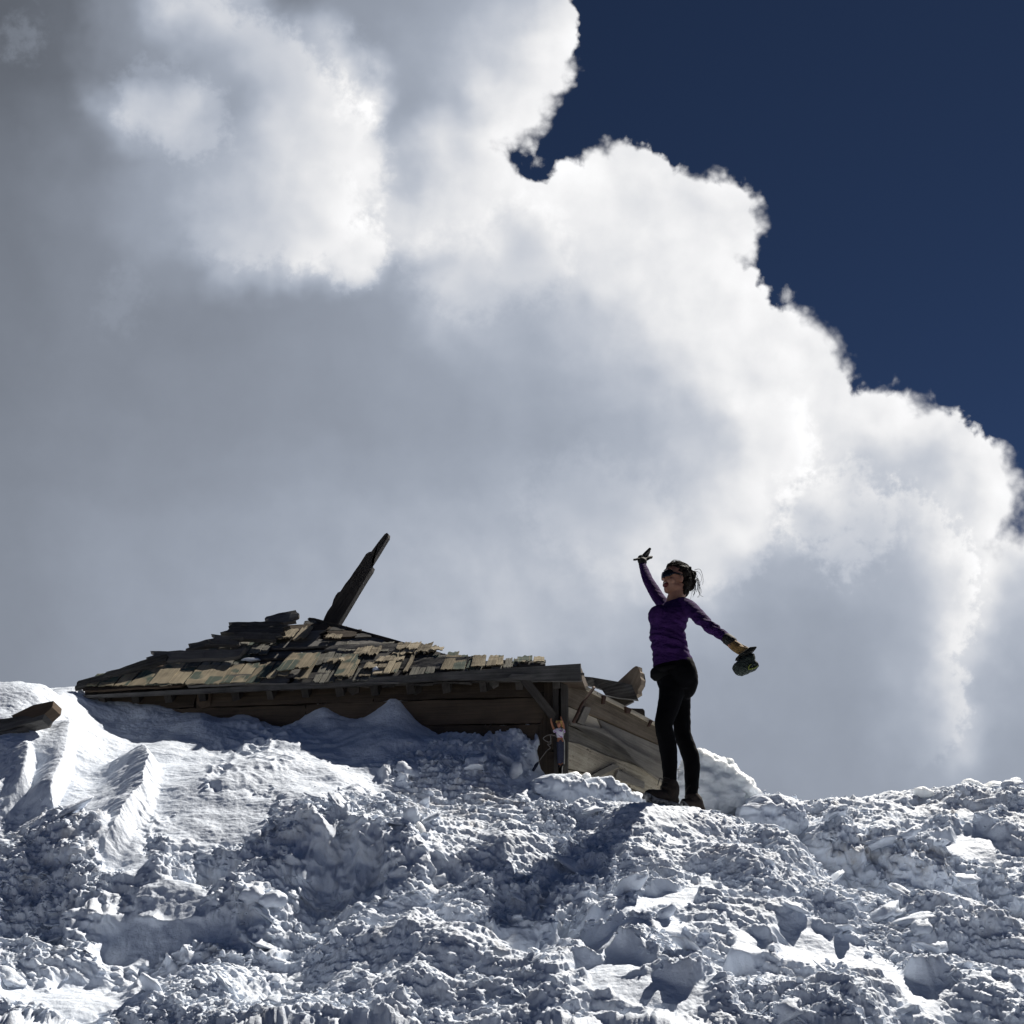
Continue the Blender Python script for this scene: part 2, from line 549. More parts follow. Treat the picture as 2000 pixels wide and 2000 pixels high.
def build_tps():
    steep = lambda Y: Y if Y > 6.6 else 6.6 - (6.6 - Y) * .76
    P = np.array([tuple(at(a, b, steep(c))) for a, b, c in CTRL])
    P = np.vstack([P, np.array([tuple(at(*c)) for c in CTRL2])])
    extra = []
    for x in (-6, -4, -2, 0, 2, 4, 6):
        extra += [(x, 3.0, .1), (x, 10.5, 2.3), (x, 12.5, 1.6)]
    P = np.vstack([P, np.array(extra)])
    n = len(P)
    d = np.sqrt(((P[:, None, :2] - P[None, :, :2]) ** 2).sum(-1))
    K = np.where(d > 0, d * d * np.log(d + 1e-9), 0) + np.eye(n) * .0015
    A = np.zeros((n + 3, n + 3))
    A[:n, :n] = K
    A[:n, n], A[:n, n + 1:] = 1, P[:, :2]
    A[n, :n], A[n + 1:, :n] = 1, P[:, :2].T
    w = np.linalg.solve(A, np.concatenate([P[:, 2], [0, 0, 0]]))
    return P, w


TPS_P, TPS_W = build_tps()


def tps(x, y):
    x, y = np.asarray(x, np.float32), np.asarray(y, np.float32)
    s = (TPS_W[-3] + TPS_W[-2] * x + TPS_W[-1] * y).astype(np.float32)
    for (px_, py_, _z), w in zip(TPS_P, TPS_W[:-3]):
        r2 = (x - np.float32(px_)) ** 2 + (y - np.float32(py_)) ** 2
        s += np.float32(.5 * w) * r2 * np.log(r2 + np.float32(1e-9))
    return s


def tps_grid(gx, gy):
    """the broad form is smooth, so it is solved on a coarse grid and interpolated"""
    x0, x1, y0, y1, st = -9.0, 9.0, 2.0, 15.0, .04
    X_, Y_ = np.meshgrid(np.arange(x0, x1, st), np.arange(y0, y1, st), indexing='ij')
    Z = tps(X_, Y_)
    fx, fy = np.clip((gx - x0) / st, 0, Z.shape[0] - 2.001), np.clip((gy - y0) / st, 0, Z.shape[1] - 2.001)
    ix, iy = fx.astype(int), fy.astype(int)
    a, b = fx - ix, fy - iy
    return (Z[ix, iy] * (1 - a) + Z[ix + 1, iy] * a) * (1 - b) + (Z[ix, iy + 1] * (1 - a) + Z[ix + 1, iy + 1] * a) * b


def blobs(px, py, lst):
    """soft union of ellipses laid over the bank: (cx, cy, rx, ry, slant)"""
    m = np.zeros_like(px)
    for (cx, cy, rx, ry, sl) in lst:
        dx, dy = px - cx, py - cy - sl * (px - cx)
        m = np.maximum(m, 1 - sstep(np.sqrt((dx / rx) ** 2 + (dy / ry) ** 2), .62, 1.15))
    return m


SMOOTH = [(-80, 1420, 220, 160, 0), (60, 1345, 180, 50, 0), (280, 1350, 240, 50, 0), (790, 1395, 110, 55, 0), (150, 1500, 120, 90, 0), (250, 1640, 60, 90, -.5), (330, 1450, 260, 90, .05), (150, 1400, 190, 120, .1), (60, 1500, 130, 110, 0), (300, 1540, 150, 75, .0), (420, 1600, 110, 70, -.1), (170, 1580, 95, 60, 0),
          (520, 1480, 130, 75, -.35), (620, 1500, 130, 90, 0), (480, 1400, 320, 45, .05), (720, 1420, 160, 60, 0), (700, 1500, 90, 70, 0),
          (1020, 1845, 45, 40, 0), (1130, 1830, 90, 22, -.4), (1300, 1760, 110, 20, -.38), (1560, 1850, 60, 24, .4), (330, 1830, 150, 45, 0), (1210, 1930, 90, 20, 0), (1640, 1860, 130, 38, .42), (1750, 1925, 110, 32, .35), (1230, 1840, 130, 26, -.35), (1180, 1900, 90, 28, -.2), (1290, 1935, 120, 30, .0),
          (100, 1960, 170, 32, -.05), (270, 1850, 70, 50, 0), (1440, 1840, 50, 25, 0), (1890, 1660, 90, 28, 0), (1590, 1760, 80, 22, .3), (340, 1760, 90, 60, 0)]
DIRTY = [(110, 1680, 150, 80, -.1, .7), (560, 1640, 130, 60, .2, .5), (470, 1620, 80, 50, 0, .35), (880, 1560, 170, 80, .1, .8), (380, 1880, 120, 60, 0, .6), (700, 1880, 90, 40, 0, .5), (940, 1900, 90, 60, 0, .55),
         (1740, 1715, 140, 50, .2, 1.0), (1560, 1620, 90, 40, .2, .8), (1600, 1580, 120, 30, 0, .5), (1880, 1590, 120, 40, .1, .7), (1960, 1930, 80, 60, 0, .7), (1150, 1600, 120, 40, -.2, .4),
         (1450, 1680, 130, 50, .3, .4), (1950, 1850, 120, 60, .3, .5), (1000, 1780, 110, 70, 0, .4), (640, 1760, 160, 60, 0, .35), (250, 1900, 160, 60, 0, .3), (1620, 1960, 100, 40, 0, .45)]


def build_bank():
    ua = np.concatenate([np.linspace(-.80, -.50, 70)[:-1], np.linspace(-.50, .50, 1240), np.linspace(.50, .80, 70)[1:]])
    ya = np.concatenate([np.linspace(3.0, 4.9, 60)[:-1], np.linspace(4.9, 7.35, 620)[:-1], np.linspace(7.35, 9.2, 230)[:-1], np.linspace(9.2, 12.4, 60)])
    U, Y = np.meshgrid(ua, ya, indexing='ij')
    U, Y = U.astype(np.float32), Y.astype(np.float32)
    Xw = U * Y
    # wandering outlines of the masks
    wx, wy = pn(Xw * 2.2, Y * 2.2, 3) * .07, pn(Xw * 2.2, Y * 2.2, 4) * .07
    Z = tps_grid(Xw, Y)
    px, py = project(Xw, Y, Z)
    pxw = px + fbm(Xw * 3, Y * 3, 3, .55, 21) * 38
    pyw = py + fbm(Xw * 3, Y * 3, 3, .55, 27) * 20
    sm = blobs(pxw, pyw, SMOOTH)
    behind = sstep(Y, 8.9, 9.6)
    rough = (1 - .95 * sm)
    feet = blobs(px, py, [(1285, 1600, 110, 50, .15), (1110, 1545, 130, 36, .1)])
    rough = rough * (1 - .6 * feet)
    fine = rough * (1 - behind)
    shade_ice = blobs(pxw, pyw, [(880, 1530, 200, 110, .05)])           # the mottled, wind-packed wall under the eave
    rough = rough * (1 - .55 * shade_ice)
    # --- broad mounds and gullies
    Q = Y * 1.18                                                           # distance measured up the slope
    d = (fbm(Xw * 1.5 + 3, Q * 1.5, 2, .5, 40) * .10 + billow(Xw * 1.1 + Q * .6, Q * 1.3 - Xw * .5, 2, .5, 44) * .05) * rough
    # --- crumbs and lumps of several sizes standing on a plainer crust
    q = fbm(Xw * 2.6, Q * 3.0, 3, .5, 48)
    n1 = billow(Xw * 3.0 + wx * 9, Q * 4.0 + wy * 9, 3, .5, 50)
    n2 = fbm(Xw * 6.0, Q * 7.0, 3, .5, 60)
    zone = sstep(fbm(Xw * 1.3 + 9, Q * 1.5, 3, .6, 70), -.45, .45)           # crumbly zones and harder, plainer crust
    wl = np.clip(1 - 1.35 * worley(Xw * 10 + q * .5, Q * 12 + n1 * .25, 2) ** 2, 0, 1)
    wl2 = np.clip(1 - 1.5 * worley(Xw * 24 + q * .9, Q * 29 + n1 * .5, 5) ** 2, 0, 1)
    wl3 = np.clip(1 - 1.5 * worley(Xw * 54 + q, Q * 64 + n1, 9) ** 2, 0, 1)
    d = d + rough * (.022 * n1 + (.15 + .85 * zone) * (.006 * n2 + .015 * wl * sstep(n2 + .4 * n1, -.3, .6)) - .035)
    dfine = fine * ((.05 + .95 * zone) * .0175 * wl2 * sstep(n2, -.45, .35) + (.12 + .88 * zone) * .009 * wl3 * sstep(fbm(Xw * 9, Q * 9, 2, .5, 75), -.4, .3))
    dfine = dfine + fine * .006 * fbm(Xw * 30, Q * 34, 3, .6, 80)
    # --- smooth drifts: wind ripples and a trace of texture
    rip = np.sin((Y * 1.0 + Xw * .35 + pn(Xw * 3, Y * 3, 91) * .12) * 46) * .5 + .5
    dsm = sm * (fbm(Xw * 2.0, Y * 2.6, 3, .5, 90) * .03 + .001 * rip * sstep(pn(Xw * 2, Y * 2, 92), -.1, .5) + .0025 * fbm(Xw * 25, Y * 40, 2, .5, 95))
    # sun cups on the lit flank of the drift
    cups = blobs(px, py, [(505, 1470, 110, 70, -.33)])
    cw = worley(Xw * 15 + Y * 4 + fbm(Xw * 5, Y * 5, 2, .5, 150) * .5, Y * 14 + fbm(Xw * 6, Y * 6, 2, .5, 151) * .5, 13)
    dsm = dsm + cups * (cw - .45) * .034 * np.clip(.8 + .9 * fbm(Xw * 2.5, Y * 2.5, 2, .5, 152), .1, 1.5)
    # slanted wind grooves in the shaded flank beside it
    gr = blobs(px, py, [(640, 1480, 110, 75, 0)])
    dsm = dsm + gr * .003 * np.sin((Y * .9 - Xw * .5 + pn(Xw * 4, Y * 4, 98) * .06) * 60)
    Z2 = None
    for (cx, w_, h_) in ((640, 40, .08), (777, 48, .11), (395, 30, .04), (480, 45, .05)):
        dsm = dsm + h_ * np.exp(-np.abs((px - cx) / w_) ** 1.8) * sstep(Y, 7.55, 8.0) * (1 - sstep(Y, 8.3, 8.6))
    dz = d + dfine + dsm
    Z2 = Z + dz
    # --- thin shelves: the crust is laid down in layers
    lay = (Z2 * 1.0 + Xw * .10 + fbm(Xw * 2.5, Y * 2.5, 2, .5, 110) * .05) / .046
    fr = lay - np.floor(lay)
    Z2 = Z2 + fine * sstep(fbm(Xw * 1.3, Y * 1.3, 2, .5, 115), -.35, .35) * .020 * (sstep(fr, .3, .7) - fr)
    # --- crests lean over towards the lower left, which undercuts them
    lean = fine * np.clip(dfine * 1.2 + .02 * wl, 0, .12)
    slope = np.gradient(Z, axis=1) / np.gradient(Y, axis=1)
    X2 = Xw + lean * (.1 + .6 * pn(Xw * 3, Y * 3, 120))
    Y2 = Y - lean * (.25 + .3 * pn(Xw * 4, Y * 4, 121)) - dz * np.clip(slope, 0, 1.2) * .8
    # --- steep faces get their own lumps and hollows, measured up the face
    cliff = sstep(slope, .75, 1.5) * fine
    Y2 = Y2 - cliff * (.05 * fbm(Xw * 6, Z * 9, 3, .55, 140) + .028 * (1 - worley(Xw * 15, Z * 22, 41) ** 2) + .014 * (1 - worley(Xw * 36, Z * 48, 43) ** 2))
    X2 = X2 + cliff * .02 * fbm(Xw * 9, Z * 12, 2, .5, 145)
    # --- the broken slab left of the middle: a crisp ridge with a tall face towards the left
    lx = np.interp(py, [1480, 1497, 1520, 1570, 1630, 1700, 1740], [268, 276, 284, 272, 240, 196, 170])
    s_ = px - lx + fbm(Xw * 9, Y * 9, 2, .5, 130) * 5
    slab = np.where(s_ < 0, 1 - sstep(-s_, -12, 105), 1 - .85 * sstep(s_, -10, 38)) * sstep(py, 1488, 1500) * (1 - sstep(py, 1660, 1730))
    Z2 = Z2 + slab * .16 + slab * .012 * fbm(Xw * 2.5, Z2 * 42, 3, .55, 155)
    # --- wind-carved tongues hanging from the drift at the left
    for (pts, wid, h) in ([[(1395, 118), (1440, 132), (1500, 120), (1560, 96), (1640, 70)], 62, .14], [[(1440, 40), (1500, 46), (1560, 34), (1620, -5)], 70, .14]):
        tx_ = np.interp(py, [p[0] for p in pts], [p[1] for p in pts])
        s_ = px - tx_
        Z2 = Z2 + h * np.where(s_ < 0, 1 - .8 * sstep(-s_, 0, wid), 1 - sstep(s_, 0, 26)) * sstep(py, pts[0][0] + 5, pts[0][0] + 75) * (1 - sstep(py, pts[-1][0] - 60, pts[-1][0])) * (px < 220)
    # --- foot prints beside the hiker, and where the wall keeps the snow off
    for (hx, hy, tx, ty, dY0, dY1) in ((752, 1690, 352, 1598, -.02, -.17), (1036, 1796, 778, 1690, .10, .02)):
        A_, B_ = at(1200 + hx / 6.0375, 1300 + hy / 6.0375, 7.0 + dY0), at(1200 + tx / 6.0375, 1300 + ty / 6.0375, 7.0 + dY1)
        ab = np.array((B_ - A_)[:2]); L2 = ab @ ab
        tt = ((X2 - A_.x) * ab[0] + (Y2 - A_.y) * ab[1]) / L2
        tc_ = np.clip(tt, -.1, 1.1)
        dd = np.hypot(X2 - A_.x - tc_ * ab[0], Y2 - A_.y - tc_ * ab[1])
        sole = A_.z + (B_.z - A_.z) * tc_ - .002 + .9 * (dfine - .008) + .012 * fbm(Xw * 16, Y * 18, 3, .6, 135)
        near = np.where(Z2 < sole, 1 - sstep(dd, .04, .42), 1 - sstep(dd, .05, .13))
        # tread the crust flat under the foot, bring it up to the sole where it sagged
        Z2 = np.where(near > 0, Z2 * (1 - near) + (sole + (Z2 - sole) * .12) * near, Z2)
    rim_out = sstep(np.abs(U), .66, .80)
    Z2 = Z2 - rim_out * 1.6
    Z2 = np.where(Y > 11.2, Z2 - (Y - 11.2) * 1.3, Z2)
    V = np.stack([X2, Y2, Z2], -1).reshape(-1, 3)
    nx, ny = U.shape
    idx = np.arange(nx * ny, dtype=np.int32).reshape(nx, ny)
    F = np.stack([idx[:-1, :-1], idx[1:, :-1], idx[1:, 1:], idx[:-1, 1:]], -1).reshape(-1, 4)
    me = mesh_np('snow_bank', V, F)
    dirt_shade = np.zeros_like(px)
    for (cx, cy, rx, ry, sl, a) in DIRTY:
        dirt_shade = np.maximum(dirt_shade, a * blobs(pxw, pyw, [(cx, cy, rx, ry, sl)]))
    dirt_shade = np.clip(np.maximum(dirt_shade, .34 * fine), 0, 1) * (1 - .9 * sm)
    dirt_shade = dirt_shade * (1.15 - .5 * sstep(wl, .4, .9))  # tint thinned on lump tops, deeper in crevices: shade painted over the dirt
    fattr(me, 'dirt_shade', dirt_shade.ravel())
    o = obj('snow_bank', me, SNOW)
    o['kind'] = 'structure'
    return dict(U=U, Y=Y, V=V.reshape(nx, ny, 3), px=px, py=py, fine=fine, ua=ua, ya=ya, wl=wl, zone=zone)


BANK = build_bank()


def bank_point(x, y):
    """height of the finished bank near plan position (x, y)"""
    i = int(np.clip(np.searchsorted(BANK['ua'], x / y), 1, len(BANK['ua']) - 2))
    j = int(np.clip(np.searchsorted(BANK['ya'], y), 1, len(BANK['ya']) - 2))
    return BANK['V'][i, j]


# the plain of snow the bank stands on, out to the horizon
gx = np.array([-4000, -600, -60, -9, 9, 60, 600, 4000.0])
gV = [(x, y, -.02 + .0 * x) for x in gx for y in (-4000, -600, -60, -9, 2.2, 12.6, 60, 600, 4000)]
gF = [(i * 9 + j, (i + 1) * 9 + j, (i + 1) * 9 + j + 1, i * 9 + j + 1) for i in range(7) for j in range(8)]
g_ob = obj('ground', mesh_np('ground', gV, gF), snow_material('plain_snow', dirty=False, sss=0))
g_ob['kind'] = 'structure'


# unseen dark gravel ground, added to cut light bounced onto the bank
DARK_LOT, nt_, b_ = new_mat('dark_lot_gravel')
n1_ = node(nt_, 'ShaderNodeTexNoise', Scale=35.0, Detail=8.0, Roughness=.7)
g_mix = node(nt_, 'ShaderNodeMix', data_type='RGBA')
g_mix.inputs[6].default_value = (.035, .032, .03, 1); g_mix.inputs[7].default_value = (.12, .11, .10, 1)
g_tc = node(nt_, 'ShaderNodeTexCoord')
nt_.links.new(g_tc.outputs['Object'], n1_.inputs['Vector']); nt_.links.new(n1_.outputs[0], g_mix.inputs[0]); nt_.links.new(g_mix.outputs[2], b_.inputs['Base Color'])
b_.inputs['Roughness'].default_value = .8
g_b = node(nt_, 'ShaderNodeBump', Strength=.8, Distance=.02)
nt_.links.new(n1_.outputs[0], g_b.inputs['Height']); nt_.links.new(g_b.outputs[0], b_.inputs['Normal'])
rd = obj('added_dark_lot', mesh_np('added_dark_lot', [(x, y, .004) for x in (-400, -40, -5, 5, 40, 400.0) for y in (-120, -20, -4, 2.0, 3.6)], [(i * 5 + j, (i + 1) * 5 + j, (i + 1) * 5 + j + 1, i * 5 + j + 1) for i in range(5) for j in range(4)]), DARK_LOT)
rd['kind'] = 'structure'


# ------------------------------------------------------------------ loose lumps of crust
def lump_template(seed, sub=2, flat=.6, jag=.35):
    bm = bmesh.new()
    bmesh.ops.create_icosphere(bm, subdivisions=sub, radius=1.0)
    rnd = random.Random(seed)
    off = Vector((rnd.uniform(-50, 50), rnd.uniform(-50, 50), rnd.uniform(-50, 50)))
    for v in bm.verts:
        n = mnoise.noise(v.co * 1.1 + off) * 1.1 + mnoise.noise(v.co * 2.6 + off) * .55 + mnoise.noise(v.co * 5.5 + off) * .25
        v.co *= 1 + jag * n
        # broken faces
        v.co.z = max(v.co.z, -.55)
        v.co.z *= flat
    V = np.array([v.co[:] for v in bm.verts], np.float32)
    F = np.array([[v.index for v in f.verts] for f in bm.faces], np.int32)
    bm.free()
    return V, F


def scatter_lumps():
    rnd = np.random.RandomState(11)
    T = [lump_template(s, 3 if s < 4 else 2, .45 + .2 * (s % 3), .6) for s in range(10)]
    nx, ny = BANK['U'].shape
    Vs, Fs, base = [], [], 0
    count = 0
    for k in range(120000):
        i, j = rnd.randint(40, nx - 40), rnd.randint(30, ny - 70)
        if rnd.rand() > BANK['fine'][i, j] ** 2 * (.12 + .8 * BANK['zone'][i, j]):
            continue
        dens = .35 + .65 * (pn(np.array([BANK['V'][i, j, 0] * 1.3]), np.array([BANK['V'][i, j, 1] * 1.3]), 200)[0] > -.05)
        if rnd.rand() > dens or BANK['ya'][j] < 4.9:
            continue
        size = .0072 * math.exp(rnd.randn() * .5)
        if rnd.rand() < .004:
            size = rnd.uniform(.035, .065)
        V, F = T[rnd.randint(4) if size > .028 else rnd.randint(4, len(T))]
        a = rnd.rand() * 6.283
        ca, sa = math.cos(a), math.sin(a)
        sx, sy, sz = size * rnd.uniform(.8, 1.7), size * rnd.uniform(.7, 1.2), size * rnd.uniform(.5, 1.1)
        W = V * np.array([sx, sy, sz], np.float32)
        tx, ty = rnd.randn() * .35, rnd.randn() * .35
        W = np.stack([W[:, 0] * ca - W[:, 1] * sa, W[:, 0] * sa + W[:, 1] * ca, W[:, 2] + W[:, 0] * tx + W[:, 1] * ty], -1)
        Vs.append(W + BANK['V'][i, j] + np.array([0, 0, sz * .25], np.float32))
        Fs.append(F + base)
        base += len(V)
        count += 1
        if count >= 13000:
            break
    o = obj('snow_lumps', mesh_np('snow_lumps', np.vstack(Vs), np.vstack(Fs)), POWDER)
    o['kind'] = 'stuff'
    tag(o, 'loose white crumbs and lumps of crusted snow strewn over the bank', 'snow lumps')


scatter_lumps()

# ------------------------------------------------------------------ old wood
def wood_material(name, c_dark, c_light, rough=.85, paint=None, stain=None, bump=.5):
    """grain runs along the 'grain' attribute: (metres along, metres across, board number)"""
    m, nt, b = new_mat(name)
    L = nt.links.new
    at_ = node(nt, 'ShaderNodeAttribute', attribute_name='grain')
    sc = node(nt, 'ShaderNodeVectorMath', operation='MULTIPLY')
    L(at_.outputs['Vector'], sc.inputs[0]); sc.inputs[1].default_value = (2.2, 75.0, 7.3)
    n1 = node(nt, 'ShaderNodeTexNoise', Scale=1.0, Detail=5.0, Roughness=.65, Distortion=.12)
    L(sc.outputs[0], n1.inputs['Vector'])
    sc2 = node(nt, 'ShaderNodeVectorMath', operation='MULTIPLY')
    L(at_.outputs['Vector'], sc2.inputs[0]); sc2.inputs[1].default_value = (5.0, 7.0, 5.1)
    n2 = node(nt, 'ShaderNodeTexNoise', Scale=1.0, Detail=5.0, Roughness=.62)
    L(sc2.outputs[0], n2.inputs['Vector'])
    sep = node(nt, 'ShaderNodeSeparateXYZ'); L(at_.outputs['Vector'], sep.inputs[0])
    wn = node(nt, 'ShaderNodeTexWhiteNoise', noise_dimensions='1D'); L(sep.outputs[2], wn.inputs['W'])
    mix = node(nt, 'ShaderNodeMix', data_type='RGBA')
    mix.inputs[6].default_value = c_dark + (1,); mix.inputs[7].default_value = c_light + (1,)
    av = node(nt, 'ShaderNodeMath', operation='MULTIPLY_ADD'); L(n2.outputs[0], av.inputs[0]); av.inputs[1].default_value = .55
    hv = node(nt, 'ShaderNodeMath', operation='MULTIPLY'); L(n1.outputs[0], hv.inputs[0]); hv.inputs[1].default_value = .6
    L(hv.outputs[0], av.inputs[2])
    wv = node(nt, 'ShaderNodeMath', operation='MULTIPLY_ADD'); L(wn.outputs[0], wv.inputs[0]); wv.inputs[1].default_value = .30; L(av.outputs[0], wv.inputs[2])
    mr = node(nt, 'ShaderNodeMapRange'); L(wv.outputs[0], mr.inputs[0]); mr.inputs[1].default_value, mr.inputs[2].default_value = .48, .98
    L(mr.outputs[0], mix.inputs[0])
    out = mix.outputs[2]
    if paint:
        scp = node(nt, 'ShaderNodeVectorMath', operation='MULTIPLY'); L(at_.outputs['Vector'], scp.inputs[0]); scp.inputs[1].default_value = (4.5, 3.5, 2.9)
        np_ = node(nt, 'ShaderNodeTexNoise', Scale=1.0, Detail=2.0, Roughness=.5); L(scp.outputs[0], np_.inputs['Vector'])
        # paint band across the middle of the shingle, worn away along the grain
        pm = node(nt, 'ShaderNodeMapRange', interpolation_type='SMOOTHSTEP'); L(np_.outputs[0], pm.inputs[0]); pm.inputs[1].default_value, pm.inputs[2].default_value = paint[1], paint[1] + .05
        wear = node(nt, 'ShaderNodeMapRange'); L(n1.outputs[0], wear.inputs[0]); wear.inputs[1].default_value, wear.inputs[2].default_value = .66, .56
        mm = node(nt, 'ShaderNodeMath', operation='MULTIPLY'); L(pm.outputs[0], mm.inputs[0]); L(wear.outputs[0], mm.inputs[1])
        mp = node(nt, 'ShaderNodeMix', data_type='RGBA'); L(mm.outputs[0], mp.inputs[0]); L(out, mp.inputs[6]); mp.inputs[7].default_value = paint[0] + (1,)
        out = mp.outputs[2]
    if stain:
        ns = node(nt, 'ShaderNodeTexNoise', Scale=1.0, Detail=6.0, Roughness=.75)
        scs = node(nt, 'ShaderNodeVectorMath', operation='MULTIPLY'); L(at_.outputs['Vector'], scs.inputs[0]); scs.inputs[1].default_value = (9.0, 13.0, 3.7)
        L(scs.outputs[0], ns.inputs['Vector'])
        ms_ = node(nt, 'ShaderNodeMapRange', interpolation_type='SMOOTHSTEP'); L(ns.outputs[0], ms_.inputs[0]); ms_.inputs[1].default_value, ms_.inputs[2].default_value = stain[1], stain[1] + .1
        mp = node(nt, 'ShaderNodeMix', data_type='RGBA'); L(ms_.outputs[0], mp.inputs[0]); L(out, mp.inputs[6]); mp.inputs[7].default_value = stain[0] + (1,)
        out = mp.outputs[2]
    L(out, b.inputs['Base Color'])
    b.inputs['Roughness'].default_value = rough
    b.inputs['Specular IOR Level'].default_value = .25
    bp = node(nt, 'ShaderNodeBump', Strength=bump, Distance=.006)
    L(n1.outputs[0], bp.inputs['Height']); L(bp.outputs[0], b.inputs['Normal'])
    return m


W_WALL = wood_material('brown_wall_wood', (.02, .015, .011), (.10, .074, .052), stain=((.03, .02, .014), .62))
W_DECK = wood_material('grey_roof_wood', (.025, .024, .0225), (.175, .168, .158))
W_BROWN = wood_material('rust_brown_roof_wood', (.03, .021, .015), (.125, .09, .062))
W_TAN = wood_material('tan_shingle_wood', (.09, .074, .05), (.45, .385, .275), stain=((.07, .05, .03), .62))
W_CAMO = wood_material('painted_shingle_wood', (.10, .08, .05), (.44, .375, .26), paint=((.07, .095, .075), .52), stain=((.06, .045, .03), .66))
W_BLACK = wood_material('dark_beam_wood', (.014, .013, .012), (.085, .075, .066))  # near-black wood for beams, posts and linings
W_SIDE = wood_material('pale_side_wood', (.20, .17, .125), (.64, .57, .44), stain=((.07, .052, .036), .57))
W_SIDE_GREY = wood_material('grey_side_wood', (.075, .069, .06), (.29, .265, .225))
W_SIDE_BROWN = wood_material('brown_side_wood', (.09, .072, .052), (.28, .225, .165))


class Boards:
    """collects planks, each with its own grain, ragged ends and slightly wavy edges"""
    n_board = 0

    def __init__(self):
        self.V, self.F, self.G, self.base = [], [], [], 0

    def plank(self, P, L, W, T, ragged=.01, wav=.003, bow=0.0, nl=None, nw=5, taper=0.0, seed=None, lift=0.0):
        """P corner, L length vector, W width vector, T thickness vector"""
        Boards.n_board += 1
        k = Boards.n_board if seed is None else seed
        rs = np.random.RandomState(k + 100)
        P, L, W, T = (np.array(v, float) for v in (P, L, W, T))
        ll, lw = np.linalg.norm(L), np.linalg.norm(W)
        nl = nl or max(3, min(40, int(ll / .05)))
        a, w = np.meshgrid(np.linspace(0, 1, nl + 1), np.linspace(0, 1, nw + 1), indexing='ij')
        end0, end1 = rs.randn(nw + 1) * ragged / ll, rs.randn(nw + 1) * ragged / ll
        al = a + (1 - sstep(a, 0, .12)) * end0[None, :] + sstep(a, .88, 1) * end1[None, :]
        e0, e1 = np.cumsum(rs.randn(nl + 1)) * wav / lw * .5, np.cumsum(rs.randn(nl + 1)) * wav / lw * .5
        ww = w + (1 - w) * (e0 - e0.mean())[:, None] + w * (e1 - e1.mean())[:, None]
        if taper:
            ww = .5 + (ww - .5) * (1 - taper * a)
        hh = rs.randn(nl + 1)[:, None] * wav * .25 + rs.randn(nl + 1, nw + 1) * wav * .12 + bow * np.sin(a * np.pi) + lift * (1 - a)
        tn = T / (np.linalg.norm(T) + 1e-9)
        top = P + al[..., None] * L + ww[..., None] * W + hh[..., None] * tn + T
        bot = top - T
        m = (nl + 1) * (nw + 1)
        self.V.append(np.concatenate([top.reshape(-1, 3), bot.reshape(-1, 3)]))
        g = np.stack([al * ll, ww * lw, np.full_like(al, k)], -1).reshape(-1, 3)
        self.G.append(np.concatenate([g, g + np.array([.3, .02, 0])]))
        i = np.arange(m).reshape(nl + 1, nw + 1)
        f = [np.stack([i[:-1, :-1], i[1:, :-1], i[1:, 1:], i[:-1, 1:]], -1).reshape(-1, 4)]
        f.append(f[0][:, ::-1] + m)
        for e in (i[:, 0], i[:, -1][::-1], i[0, :][::-1], i[-1, :]):
            f.append(np.stack([e[:-1], e[:-1] + m, e[1:] + m, e[1:]], -1))
        self.F.append(np.concatenate(f) + self.base)
        self.base += 2 * m
        return self

    def prism(self, pts, T, along, k=None):
        """thick board with a traced broken outline; pts world points of its face, T its thickness"""
        Boards.n_board += 1
        P = np.array([tuple(p) for p in pts]); T = np.array(T, float)
        n = len(P)
        al = np.array(along, float); al /= np.linalg.norm(al)
        tn = T / np.linalg.norm(T); ac = np.cross(tn, al)
        V = np.concatenate([P, P + T])
        g = np.stack([V @ al, V @ ac + V @ tn * .7, np.full(2 * n, Boards.n_board)], -1)
        self.tri = getattr(self, 'tri', [])
        self.tri.append((self.base, n))
        self.V.append(V); self.G.append(g)
        self.base += 2 * n
        return self

    def build(self, name, mat, parent=None):
        V = np.concatenate(self.V)
        bm = bmesh.new()
        gl = bm.verts.layers.float_vector.new('grain')
        vs = [bm.verts.new(v) for v in V]
        for v, g in zip(vs, np.concatenate(self.G)):
            v[gl] = Vector(g)
        for f in self.F:
            for q in f:
                bm.faces.new([vs[i] for i in q])
        for (b0, n) in getattr(self, 'tri', []):
            f1 = bm.faces.new([vs[b0 + i] for i in range(n)])
            f2 = bm.faces.new([vs[b0 + n + i] for i in reversed(range(n))])
            for i in range(n):
                j = (i + 1) % n
                bm.faces.new([vs[b0 + j], vs[b0 + i], vs[b0 + n + i], vs[b0 + n + j]])
            bmesh.ops.triangulate(bm, faces=[f1, f2])
        bmesh.ops.recalc_face_normals(bm, faces=bm.faces)
        me = bpy.data.meshes.new(name)
        bm.to_mesh(me); bm.free()
        o = obj(name, me, mat)
        if parent:
            if parent.type == 'EMPTY':
                adopt(o, parent)
            else:
                o.parent = parent
        return o


# ------------------------------------------------------------------ the half buried hut
E_R, E_L = at(1133, 1322, 7.45), at(148, 1357, 8.05)
e_dir = (E_R - E_L).normalized()
n_hor = Vector((-e_dir.y, e_dir.x, 0)).normalized()
ROOF_PITCH = R(43)
u_dir = (n_hor * math.cos(ROOF_PITCH) + Vector((0, 0, math.sin(ROOF_PITCH)))).normalized()
r_nor = e_dir.cross(u_dir).normalized()
if r_nor.z < 0:
    r_nor.negate()


def roof_st(px, py):
    d = ray(px, py)
    t = (E_L - CAM).dot(r_nor) / d.dot(r_nor)
    p = CAM + d * t - E_L
    return p.dot(e_dir), p.dot(u_dir)


def RP(s, t, h=0.0):
    return E_L + e_dir * s + u_dir * t + r_nor * h


HUT = thing('wooden_hut', 'half buried wooden hut with a collapsing shingle roof in deep snow', 'hut', tuple(at(1092, 1520, 7.62)))
rnd = random.Random(4)

